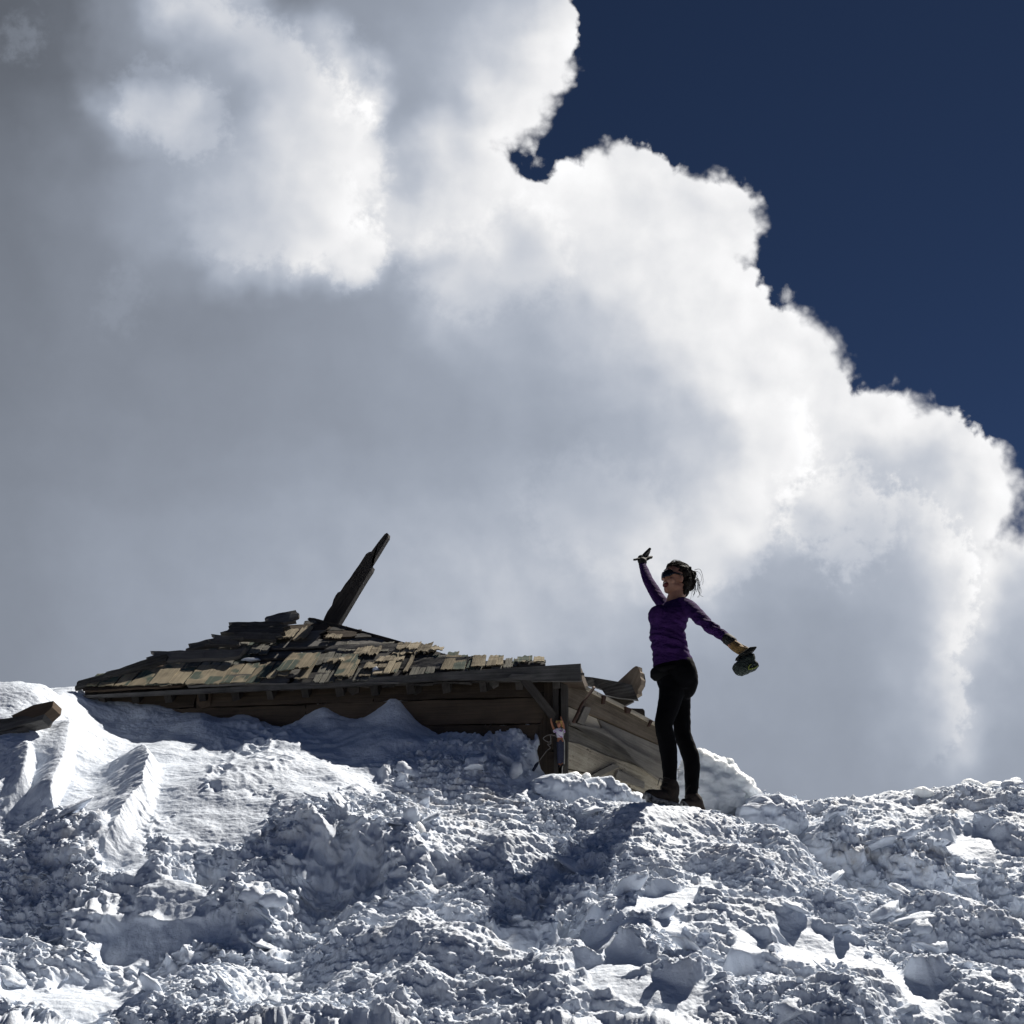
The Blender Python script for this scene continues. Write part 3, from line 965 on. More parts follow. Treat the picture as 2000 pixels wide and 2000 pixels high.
verge = [roof_st(*p) for p in [(150, 1354), (193, 1328), (246, 1318), (300, 1299), (336, 1290), (361, 1286), (379, 1274), (432, 1264), (449, 1249), (485, 1241), (528, 1230), (582, 1220), (602, 1212)]]
ridge_st = [roof_st(*p) for p in [(602, 1212), (670, 1226), (760, 1250), (850, 1275), (908, 1290), (960, 1293), (1030, 1293), (1125, 1297)]]
T_TOP = max(p[1] for p in ridge_st)
vt, vs_ = [p[1] for p in verge], [p[0] for p in verge]
order = np.argsort(vt)
vt, vs_ = np.array(vt)[order], np.array(vs_)[order]
rs_s, rs_t = np.array([p[0] for p in ridge_st]), np.array([p[1] for p in ridge_st])


def s_left(t): return float(np.interp(t, vt, vs_))


def s_right(t):
    """where the fallen ridge cuts the roof off at the right"""
    ss = np.linspace(rs_s[0], rs_s[-1], 200)
    tt = np.interp(ss, rs_s, rs_t)
    ok = ss[tt >= t]
    return float(ok.max()) if len(ok) else float(rs_s[0])


S_END = roof_st(1130, 1305)[0]
# deck of long grey boards, a few missing
deck, brown = Boards(), Boards()
row_h = .135
k, t = 0, .015
while t < T_TOP - .03:
    a, b_ = s_left(t + row_h * .6), s_right(t + row_h * .95)
    b_ = S_END if k == 0 else min(b_, S_END)
    if b_ - a > .15:
        x = a - rnd.uniform(-.02, .06)
        while x < b_ - .05:
            ln = min(rnd.uniform(.7, 1.7), b_ - x + rnd.uniform(-.03, .05))
            if b_ - (x + ln) < .25:
                ln = b_ - x
            tgt = brown if rnd.random() < .18 else deck
            tilt = rnd.uniform(-.006, .006)
            tgt.plank(RP(x, t + rnd.uniform(-.012, .012), rnd.uniform(-.012, .014)), e_dir * ln + u_dir * rnd.uniform(-.02, .02), u_dir * (row_h * rnd.uniform(.84, .97)) + r_nor * rnd.uniform(-.012, .022),
                      r_nor * rnd.uniform(.014, .02), ragged=.022, wav=.004, bow=rnd.uniform(-.006, .012))
            x += ln + rnd.uniform(.004, .03)
    # the fallen ridge trims the last boards of a row to part of their width
    b2 = min(s_right(t + row_h * .45), S_END)
    x = b_
    while x < b2 - .04:
        ln = min(.28, b2 - x)
        lim = float(np.interp(x + ln, rs_s, rs_t)) - t
        if lim > .03:
            deck.plank(RP(x, t, rnd.uniform(-.01, .012)), e_dir * ln, u_dir * min(lim, row_h * .93), r_nor * .017, ragged=.006, wav=.003)
        x += ln + .002
    t += row_h
    k += 1
deck_ob = deck.build('roof', W_DECK, HUT)
brown.build('brown_boards', W_BROWN, deck_ob)

# dark underlay, rafters and back slope so that the roof is solid
for i in range(14):
    s0 = .15 + i * (S_END - .2) / 13.5
    tt = float(np.interp(s0, np.concatenate([vs_, rs_s]), np.concatenate([vt, rs_t]))) - .02
    if tt > .1:
        Boards().plank(RP(s0, .03, -.11), u_dir * (tt - .03), e_dir * .05, r_nor * .095, nl=6, nw=1).build('rafter', W_BLACK, HUT)
lining = Boards()
for i in range(40):
    s0 = i * S_END / 40
    tt = float(np.interp(s0 + .04, np.concatenate([vs_, rs_s]), np.concatenate([vt, rs_t]))) - .04
    if tt > .06:
        lining.plank(RP(s0, .02, -.035), u_dir * tt, e_dir * (S_END / 40 * .985), r_nor * .018, nl=5, nw=1, wav=.001)
lining.build('roof_lining', W_BLACK, HUT)

# shingles: rows given by the pixels of their lower corners
camo, tan = W_CAMO, W_TAN


def shingles(tgt, pa, pb, length, n, h=.03, lift=.007, wmin=.7, skew=0.0, drop=(), ragged=.006):
    (sa, ta), (sb, tb) = roof_st(*pa), roof_st(*pb)
    ws = np.array([rnd.uniform(wmin, 1.3) for _ in range(n)]); ws = ws / ws.sum() * (sb - sa)
    s = sa
    for i, w in enumerate(ws):
        if i not in drop:
            t0 = ta + (tb - ta) * ((s - sa) / (sb - sa)) + rnd.uniform(-.012, .012)
            lim = float(np.interp(s + w / 2, np.concatenate([vs_, rs_s]), np.concatenate([vt, rs_t]))) + .012 - t0
            one = Boards()
            one.plank(RP(s, t0, h * .75 + rnd.uniform(0, .006)), u_dir * min(length * rnd.uniform(.9, 1.06), max(lim, .06)) + e_dir * (skew + rnd.uniform(-.012, .012)), e_dir * (w - rnd.uniform(.003, .012)), r_nor * rnd.uniform(.007, .011),
                      ragged=ragged, wav=.003, nl=6, nw=6, lift=lift + rnd.uniform(0, .008))
            one.build('shingle', tgt, deck_ob)
        s += w


shingles(camo, (172, 1349), (340, 1348), .30, 6)
shingles(camo, (292, 1348), (430, 1347), .31, 4, h=.038)
shingles(camo, (424, 1347), (512, 1343), .30, 3, h=.034)
shingles(camo, (505, 1338), (568, 1330), .25, 3, h=.05)
shingles(camo, (545, 1326), (612, 1322), .27, 2, h=.075, lift=.012)
shingles(camo, (580, 1341), (604, 1340), .36, 1, h=.06, lift=.012)
shingles(camo, (655, 1333), (684, 1332), .34, 1, h=.045)
shingles(camo, (678, 1334), (690, 1334), .30, 1, h=.04)
shingles(camo, (660, 1336), (672, 1335), .20, 1, h=.03)
shingles(tan, (703, 1331), (757, 1327), .09, 2, h=.045)
shingles(tan, (712, 1320), (770, 1314), .10, 2, h=.05)
shingles(tan, (735, 1307), (790, 1303), .10, 3, h=.05)
shingles(camo, (752, 1329), (780, 1326), .32, 2, h=.05, lift=.012)
shingles(tan, (790, 1326), (800, 1325), .28, 1, h=.055, lift=.012)
shingles(camo, (862, 1321), (930, 1316), .34, 3, h=.04)
shingles(camo, (922, 1315), (972, 1311), .30, 2, h=.055)
shingles(camo, (965, 1311), (985, 1309), .30, 1, h=.05)
shingles(camo, (1012, 1306), (1066, 1301), .14, 2, h=.045)
shingles(tan, (548, 1263), (598, 1263), .22, 2, h=.05, lift=.02, ragged=.014)
shingles(tan, (638, 1258), (670, 1256), .09, 2, h=.045)
shingles(tan, (690, 1291), (742, 1287), .13, 3, h=.045, ragged=.014)
shingles(tan, (768, 1290), (855, 1286), .16, 4, h=.05, ragged=.014)
shingles(tan, (775, 1282), (868, 1285), .12, 4, h=.055, ragged=.014)
shingles(tan, (640, 1302), (680, 1300), .06, 2, h=.04, ragged=.014)
shingles(tan, (505, 1262), (520, 1262), .06, 1, h=.04, ragged=.02)

# weathered shingles that fill the rows in between
W_WEATH = wood_material('weathered_shingle_wood', (.05, .05, .044), (.26, .25, .21), paint=((.07, .095, .075), .60))
for (pa, pb, L_, n_) in [((610, 1341), (655, 1339), .30, 3), ((690, 1337), (752, 1332), .30, 4), ((800, 1328), (862, 1322), .30, 4), ((985, 1310), (1012, 1308), .22, 2), ((880, 1322), (1000, 1312), .10, 6),
                          ((330, 1312), (500, 1306), .20, 8), ((610, 1306), (700, 1300), .20, 5), ((400, 1288), (540, 1284), .18, 7), ((660, 1280), (760, 1282), .16, 5), ((470, 1268), (545, 1266), .14, 4)]:
    shingles(W_WEATH, pa, pb, L_, n_, h=.022, drop=(rnd.randrange(n_),) if n_ > 3 else ())

# loose grey slabs lying proud at the verge
loose = Boards()
for (pa, pb, wid, h, tl) in [((448, 1256), (552, 1258), .14, .06, .05), ((455, 1262), (548, 1268), .07, .04, .03), ((512, 1240), (580, 1232), .15, .04, .06), ((300, 1303), (470, 1300), .10, .03, .02),
                             ((205, 1338), (330, 1303), .05, .03, .02), ((150, 1353), (215, 1337), .06, .01, .02), ((415, 1275), (462, 1279), .10, .05, .02), ((372, 1279), (430, 1270), .06, .02, .02)]:
    A, B = RP(*roof_st(*pa), h), RP(*roof_st(*pb), h + tl * .4)
    loose.plank(A, B - A, u_dir * wid * .9 + r_nor * .03, r_nor * .028, ragged=.006 if pa[0] < 300 else .03, wav=.008)
loose.build('loose_boards', W_DECK, HUT)

# eave board, deeper towards the right, and the soffit behind it
fas = Boards()
A, B = at(149, 1359, 8.04), at(1134, 1296, 7.44)
A2, B2 = at(149, 1364, 8.04), at(1135, 1330, 7.44)
n_out = -n_hor
# the eave board as a long tapering plank
fas.prism([A, at(600, 1333, 7.755), at(880, 1312, 7.585), B, B2, at(1070, 1330, 7.48), at(880, 1327, 7.585), at(600, 1344, 7.755), A2], tuple(n_hor * .035), tuple(e_dir))
fas.build('eave_board', W_DECK, HUT)
end = Boards()
end.prism([at(1084, 1322, 7.5), at(1134, 1300, 7.46), at(1137, 1328, 7.46), at(1102, 1331, 7.5)], tuple(n_hor * .5 - Vector((0, 0, .02))), tuple(n_hor))
end.build('eave_end', W_BROWN, HUT)

# front wall, set back under the eave
corner = at(1092, 1400, 7.64)
wall_o = Vector((corner.x, corner.y, 0))
z_top = (RP(S_END, .28, -.13)).z
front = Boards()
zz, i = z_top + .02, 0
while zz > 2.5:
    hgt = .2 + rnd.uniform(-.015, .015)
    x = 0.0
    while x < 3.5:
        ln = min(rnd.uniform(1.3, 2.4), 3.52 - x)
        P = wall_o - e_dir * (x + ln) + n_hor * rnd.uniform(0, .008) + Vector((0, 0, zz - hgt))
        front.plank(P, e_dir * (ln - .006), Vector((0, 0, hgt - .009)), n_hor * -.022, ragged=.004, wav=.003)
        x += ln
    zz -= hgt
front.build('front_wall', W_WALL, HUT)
inner = Boards()
inner.plank(wall_o - e_dir * 3.45 + n_hor * .05 + Vector((0, 0, 2.2)), e_dir * 3.45, Vector((0, 0, z_top - 2.2)), n_hor * .02, nl=4, nw=1, wav=0)
inner.build('wall_lining', W_BLACK, HUT)

# rafter tails and brackets under the eave
for (px, py0, py1, w, mat) in [(398, 1352, 1384, 26, W_BROWN), (690, 1338, 1358, 22, W_BLACK), (812, 1330, 1357, 24, W_BLACK), (950, 1322, 1350, 26, W_BLACK), (965, 1318, 1345, 18, W_DECK)]:
    b2 = Boards()
    Y = 7.5 + (1133 - px) / 985 * .6 + .06
    tl, tr, bl = at(px - w / 2, py0, Y), at(px + w / 2, py0, Y), at(px - w / 2, py1, Y)
    b2.prism([tl, tr, at(px + w / 2, py1 - 6, Y + .02), at(px - w * .1, py1, Y + .02), at(px - w / 2, py1 - 9, Y + .01)], tuple(n_hor * .2), tuple(n_hor))
    b2.build('rafter_tail', mat, HUT)

# corner post: two uprights with a dark gap, and boards beside it
post = Boards()
post.prism([at(1079, 1325, 7.60), at(1091, 1322, 7.60), at(1090, 1560, 7.60), at(1083, 1562, 7.60)], tuple(n_hor * .09), (0, 0, 1))
post.prism([at(1095, 1322, 7.58), at(1108, 1330, 7.58), at(1107, 1560, 7.58), at(1098, 1562, 7.58)], tuple(n_hor * .10), (0, 0, 1))
post.prism([at(1074, 1318, 7.74), at(1114, 1318, 7.74), at(1114, 1560, 7.74), at(1074, 1560, 7.74)], tuple(n_hor * .03), (0, 0, 1))
post.build('corner_post', W_BLACK, HUT)
cb = Boards()
cb.prism([at(1062, 1325, 7.625), at(1079, 1322, 7.62), at(1078, 1398, 7.62), at(1063, 1390, 7.625)], tuple(n_hor * .03), (0, 0, 1))
cb.prism([at(1063, 1392, 7.63), at(1076, 1410, 7.63), at(1080, 1530, 7.63), at(1052, 1525, 7.635), at(1048, 1440, 7.635)], tuple(n_hor * .025), (0, 0, 1))
cb.build('corner_board', W_WALL, HUT)
br = Boards()
br.prism([at(1016, 1330, 7.5), at(1031, 1322, 7.5), at(1087, 1395, 7.56), at(1081, 1408, 7.56), at(1072, 1402, 7.56)], tuple(n_hor * .05), (.5, 0, -.8))
br.build('brace', W_BLACK, HUT)
cap = Boards()
cap.prism([at(988, 1325, 7.5), at(1000, 1316, 7.5), at(1048, 1316, 7.49), at(1060, 1325, 7.49), at(1020, 1328, 7.5)], tuple(n_hor * .1), tuple(e_dir))
cap.build('bracket', W_DECK, HUT)

# side wall: boards that fan downwards to the right, buckled
C = {'tl': at(1110, 1330, 7.66), 'tr': at(1318, 1436, 8.35), 'bl': at(1105, 1552, 7.66), 'br': at(1330, 1600, 8.35)}
side_n = (C['tr'] - C['tl']).cross(C['bl'] - C['tl']).normalized()
if side_n.y > 0:
    side_n.negate()


def SW(px, py, off=0.0):
    d = ray(px, py)
    t = (C['tl'] - CAM).dot(side_n) / d.dot(side_n)
    return CAM + d * t + side_n * off


back = Boards()
back.prism([SW(1108, 1332, -.05), SW(1316, 1438, -.05), SW(1330, 1600, -.05), SW(1105, 1600, -.05)], tuple(side_n * -.02), (1, 0, 0))
back.build('wall_lining', W_BLACK, HUT)
swl = (C['tr'] - C['tl']).normalized()
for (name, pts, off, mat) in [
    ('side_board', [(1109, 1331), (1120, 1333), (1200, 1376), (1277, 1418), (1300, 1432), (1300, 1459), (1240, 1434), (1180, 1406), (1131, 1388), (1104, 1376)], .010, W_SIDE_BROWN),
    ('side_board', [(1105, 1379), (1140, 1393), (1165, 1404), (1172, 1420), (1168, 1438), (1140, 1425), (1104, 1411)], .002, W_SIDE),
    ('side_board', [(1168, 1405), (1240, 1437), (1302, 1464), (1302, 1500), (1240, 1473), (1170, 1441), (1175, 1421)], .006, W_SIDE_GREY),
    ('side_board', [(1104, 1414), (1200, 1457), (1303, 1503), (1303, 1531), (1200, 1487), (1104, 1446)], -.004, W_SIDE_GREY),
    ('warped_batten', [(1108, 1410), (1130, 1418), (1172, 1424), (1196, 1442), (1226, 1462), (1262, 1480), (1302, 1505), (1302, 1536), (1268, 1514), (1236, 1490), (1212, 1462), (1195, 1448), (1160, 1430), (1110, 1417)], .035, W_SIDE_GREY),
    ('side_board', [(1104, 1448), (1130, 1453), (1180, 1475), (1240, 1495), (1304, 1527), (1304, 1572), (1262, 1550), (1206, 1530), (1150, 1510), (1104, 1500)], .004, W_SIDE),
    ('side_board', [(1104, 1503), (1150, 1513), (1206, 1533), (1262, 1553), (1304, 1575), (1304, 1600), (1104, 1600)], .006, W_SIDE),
]:
    bb = Boards()
    pts3 = [SW(x, y, off) for x, y in pts]
    bb.prism(pts3, tuple(side_n * -.025), tuple(swl))
    bb.build(name, mat, HUT)
for pts in ([(1150, 1514), (1190, 1493), (1203, 1498), (1160, 1520)], [(1200, 1506), (1252, 1528), (1252, 1540), (1196, 1520)], [(1122, 1412), (1136, 1382), (1148, 1384), (1134, 1418)]):
    bb = Boards()
    bb.prism([SW(x, y, .036) for x, y in pts], tuple(side_n * -.025), tuple((SW(*pts[1]) - SW(*pts[0])).normalized()))
    bb.build('batten', W_SIDE_GREY, HUT)
# pale edge strip along the top and the bent iron straps over it
edge = Boards()
edge.prism([SW(1111, 1328, .03), SW(1118, 1330, .03), SW(1200, 1372, .03), SW(1279, 1413, .03), SW(1300, 1426, .03), SW(1300, 1431, .03), SW(1278, 1419, .03), SW(1200, 1378, .03), SW(1116, 1336, .03)], tuple(side_n * -.05), tuple(swl))
edge.build('edge_strip', W_SIDE, HUT)
IRON, nt_, b_ = new_mat('rusty_iron')
b_.inputs['Base Color'].default_value = (.035, .022, .016, 1); b_.inputs['Roughness'].default_value = .7; b_.inputs['Metallic'].default_value = .3
nz = node(nt_, 'ShaderNodeTexNoise', Scale=60.0, Detail=4.0)
cr_ = node(nt_, 'ShaderNodeMix', data_type='RGBA'); cr_.inputs[6].default_value = (.02, .016, .014, 1); cr_.inputs[7].default_value = (.12, .055, .03, 1)
nt_.links.new(nz.outputs[0], cr_.inputs[0]); nt_.links.new(cr_.outputs[2], b_.inputs['Base Color'])
for pts in ([(1169, 1360), (1175, 1362), (1172, 1377), (1168, 1376)], [(1213, 1382), (1225, 1386), (1221, 1395), (1216, 1394), (1214, 1393)], [(1262, 1408), (1266, 1410), (1260, 1421), (1257, 1420)]):
    bb = Boards()
    bb.prism([SW(x, y, .05) for x, y in pts], tuple(side_n * -.02), (0, 0, 1))
    bb.build('iron_strap', IRON, HUT)


def tube(name, pts, radii, mat, parent=None, seg=7, res=4):
    """a round, smoothly bent rod through the points"""
    P = [Vector(p) for p in pts]
    if np.isscalar(radii):
        radii = [radii] * len(P)
    Q, RR = [], []
    for i in range(len(P) - 1):
        p0, p1, p2, p3 = P[max(0, i - 1)], P[i], P[i + 1], P[min(len(P) - 1, i + 2)]
        for k in range(res):
            t = k / res
            Q.append(.5 * ((2 * p1) + (p2 - p0) * t + (2 * p0 - 5 * p1 + 4 * p2 - p3) * t * t + (3 * p1 - p0 - 3 * p2 + p3) * t ** 3))
            RR.append(radii[i] * (1 - t) + radii[i + 1] * t)
    Q.append(P[-1]); RR.append(radii[-1])
    V, F = [], []
    ref = Vector((.13, .9, .41))
    for i, q in enumerate(Q):
        d = (Q[min(i + 1, len(Q) - 1)] - Q[max(i - 1, 0)]).normalized()
        a = d.cross(ref).normalized(); b = d.cross(a)
        for s in range(seg):
            an = s / seg * 2 * math.pi
            V.append(q + (a * math.cos(an) + b * math.sin(an)) * RR[i])
    for i in range(len(Q) - 1):
        for s in range(seg):
            s2 = (s + 1) % seg
            F.append((i * seg + s, i * seg + s2, (i + 1) * seg + s2, (i + 1) * seg + s))
    bm = bmesh.new()
    vv = [bm.verts.new(v) for v in V]
    for f in F:
        bm.faces.new([vv[i] for i in f])
    bm.faces.new([vv[i] for i in range(seg)]); bm.faces.new([vv[len(V) - 1 - i] for i in range(seg)])
    bmesh.ops.recalc_face_normals(bm, faces=bm.faces)
    for f in bm.faces:
        f.smooth = True
    me = bpy.data.meshes.new(name)
    bm.to_mesh(me); bm.free()
    o = obj(name, me, mat)
    if parent:
        if parent.type == 'EMPTY':
            adopt(o, parent)
        else:
            o.parent = parent
    return o


tube('bent_rod', [SW(1149, 1345, .06), SW(1138, 1358, .07), SW(1122, 1377, .08), SW(1113, 1396, .08), SW(1106, 1414, .07)], .011, IRON, HUT)

# fallen ridge beam, splintered upright and broken gable pieces
rb = Boards()
Yr = lambda px: RP(*roof_st(px, float(np.interp(px, [602, 670, 760, 850, 908], [1212, 1226, 1250, 1275, 1290])))).y - .03
rb.prism([at(600, 1209, Yr(602)), at(604, 1206, Yr(602)), at(614, 1207, Yr(614)), at(630, 1213, Yr(630)), at(660, 1219, Yr(660)), at(760, 1246, Yr(760)), at(850, 1272, Yr(850)), at(912, 1289, Yr(905)),
          at(905, 1294, Yr(905)), at(850, 1283, Yr(850)), at(760, 1262, Yr(760)), at(680, 1241, Yr(680)), at(628, 1230, Yr(628)), at(612, 1221, Yr(612))], tuple(n_hor * .09), (.9, 0, -.3))
rb.build('ridge_beam', W_BLACK, HUT)
stub = Boards()
stub.prism([at(600, 1226, Yr(610)), at(606, 1222, Yr(610)), at(640, 1228, Yr(640) + .02), at(690, 1243, Yr(680) + .02), at(680, 1250, Yr(680) + .02), at(632, 1247, Yr(640) + .02), at(604, 1236, Yr(610))], tuple(n_hor * .12), (.9, 0, -.3))
stub.build('ridge_board', W_BLACK, HUT)
Yu = Yr(640) + .14
up = Boards()
cu = lambda x, y: at(560 + x / 8.05, 1020 + y / 8.05, Yu)
up.prism([cu(560, 1580), cu(600, 1480), cu(640, 1400), cu(665, 1375), cu(710, 1305), cu(735, 1215), cu(765, 1155), cu(800, 1105), cu(845, 1085), cu(910, 1005), cu(918, 970), cu(1000, 870), cu(1050, 790), cu(1140, 665), cu(1245, 500), cu(1290, 468),
          cu(1330, 460), cu(1440, 310), cu(1540, 185), cu(1575, 165), cu(1600, 185), cu(1592, 235), cu(1520, 350), cu(1420, 515), cu(1308, 690), cu(1356, 705), cu(1330, 770), cu(1250, 890), cu(1120, 1105), cu(960, 1370), cu(800, 1640), cu(700, 1640)],
         tuple(n_hor * .06), (.55, 0, .83))
up.prism([at(560 + x / 8.05, 1020 + y / 8.05, Yu - .025) for x, y in [(760, 1600), (860, 1420), (1000, 1190), (1190, 870), (1300, 715), (1340, 712), (1290, 800), (1110, 1100), (950, 1370), (800, 1620)]], tuple(n_hor * .02), (.55, 0, .83))
up.build('splintered_upright', W_BLACK, HUT)

g8 = lambda x, y, Y: at(1000 + x / 4.83, 1280 + y / 4.83, Y)
gb = Boards()
gb.prism([g8(640, 195, 7.95), g8(760, 207, 8.05), g8(1010, 250, 8.2), g8(1130, 278, 8.25), g8(1192, 420, 8.25), g8(1000, 398, 8.2), g8(880, 372, 8.15), g8(850, 320, 8.1), g8(790, 300, 8.05), g8(640, 262, 7.95)], tuple(n_hor * .05), (1, 0, -.15))
gb.build('gable_board', W_DECK, HUT)
gt = Boards()
gt.prism([g8(985, 262, 8.3), g8(1070, 185, 8.3), g8(1140, 118, 8.3), g8(1168, 100, 8.3), g8(1188, 105, 8.3), g8(1190, 145, 8.3), g8(1210, 160, 8.3), g8(1208, 200, 8.3), g8(1222, 230, 8.3), g8(1215, 280, 8.3), g8(1185, 330, 8.3), g8(1190, 365, 8.3), g8(1150, 390, 8.3)],
         tuple(n_hor * .05 + Vector((.03, 0, 0))), (.6, 0, .8))
gt.build('broken_plank', W_SIDE_BROWN, HUT)
gs = Boards()
gs.prism([g8(860, 372, 8.25), g8(1100, 405, 8.3), g8(1150, 430, 8.3), g8(1060, 475, 8.3), g8(960, 430, 8.25), g8(880, 400, 8.25)], tuple(n_hor * .05), (1, 0, -.2))
gs.prism([g8(1085, 498, 8.35), g8(1235, 503, 8.35), g8(1250, 520, 8.35), g8(1228, 535, 8.35), g8(1252, 575, 8.35), g8(1200, 555, 8.35), g8(1130, 530, 8.35)], tuple(n_hor * .04), (1, 0, -.2))
gs.build('broken_slat', W_BLACK, HUT)
# roofing and end wall behind, seen only from the side
bk = Boards()
for i in range(12):
    s0 = rs_s[0] + .05 + i * .12
    tt = float(np.interp(s0, rs_s, rs_t))
    P = RP(s0, tt, -.05)
    bk.plank(P, n_hor * 1.3 - Vector((0, 0, .95)), e_dir * .115, r_nor * .02, nl=4, nw=1)
bk.build('back_slope', W_DECK, HUT)

# corner of a second, almost wholly buried roof at the left edge
B2 = thing('buried_roof', 'dark boards of a second roof poking out of the smooth drift', 'roof', tuple(at(40, 1420, 7.15)))
c7 = lambda x, y, Y: at(x / 2.76, 1300 + y / 2.76, Y)
for (pts, mat) in [([(-160, 300), (30, 285), (180, 262), (175, 280), (60, 300), (-160, 345)], W_DECK), ([(-160, 345), (70, 300), (175, 282), (240, 262), (225, 292), (130, 315), (40, 345), (-160, 390)], W_DECK),
                   ([(60, 270), (180, 212), (288, 190), (282, 225), (240, 262), (170, 280)], W_BROWN), ([(-160, 385), (60, 348), (130, 330), (90, 348), (-160, 420)], W_DECK)]:
    bb = Boards()
    bb.prism([c7(x, y, 6.86 + (y - 300) * -.0004) for x, y in pts], (.02, .10, -.03), (1, .1, .2))
    bb.build('roof_board', mat, B2)

# ------------------------------------------------------------------ the hiker
def c1(x, y, Y): return at(1200 + x / 6.0375, 1040 + y / 6.0375, Y)
def c2(x, y, Y): return at(1200 + x / 6.0375, 1300 + y / 6.0375, Y)


PXM = 1 / 6.0375 / 308.0            # one crop pixel in metres at the hiker


def simple_mat(name, col, rough=.8, spec=.3, noise=None, sss=0, bump=None, metal=0.0):
    m, nt, b = new_mat(name)
    b.inputs['Base Color'].default_value = col + (1,)
    b.inputs['Roughness'].default_value = rough
    b.inputs['Specular IOR Level'].default_value = spec
    b.inputs['Metallic'].default_value = metal
    if sss:
        b.inputs['Subsurface Weight'].default_value = sss
        b.inputs['Subsurface Radius'].default_value = (1, .4, .25)
        b.inputs['Subsurface Scale'].default_value = .006
    tc = node(nt, 'ShaderNodeTexCoord')
    if noise:
        n = node(nt, 'ShaderNodeTexNoise', Scale=noise[1], Detail=5.0, Roughness=.6)
        nt.links.new(tc.outputs['Object'], n.inputs['Vector'])
        mr = node(nt, 'ShaderNodeMapRange'); nt.links.new(n.outputs[0], mr.inputs[0])
        mr.inputs[1].default_value, mr.inputs[2].default_value = .35, .68
        mx = node(nt, 'ShaderNodeMix', data_type='RGBA')
        mx.inputs[6].default_value = col + (1,); mx.inputs[7].default_value = noise[0] + (1,)
        nt.links.new(mr.outputs[0], mx.inputs[0]); nt.links.new(mx.outputs[2], b.inputs['Base Color'])
    if bump:
        n = node(nt, 'ShaderNodeTexNoise', Scale=bump[0], Detail=4.0, Distortion=.6)
        mp = node(nt, 'ShaderNodeMapping'); nt.links.new(tc.outputs['Object'], mp.inputs[0])
        mp.inputs['Scale'].default_value = bump[3] if len(bump) > 3 else (1, 1, 1)
        nt.links.new(mp.outputs[0], n.inputs['Vector'])
        bp = node(nt, 'ShaderNodeBump', Strength=bump[1], Distance=bump[2])
        nt.links.new(n.outputs[0], bp.inputs['Height']); nt.links.new(bp.outputs[0], b.inputs['Normal'])
    return m


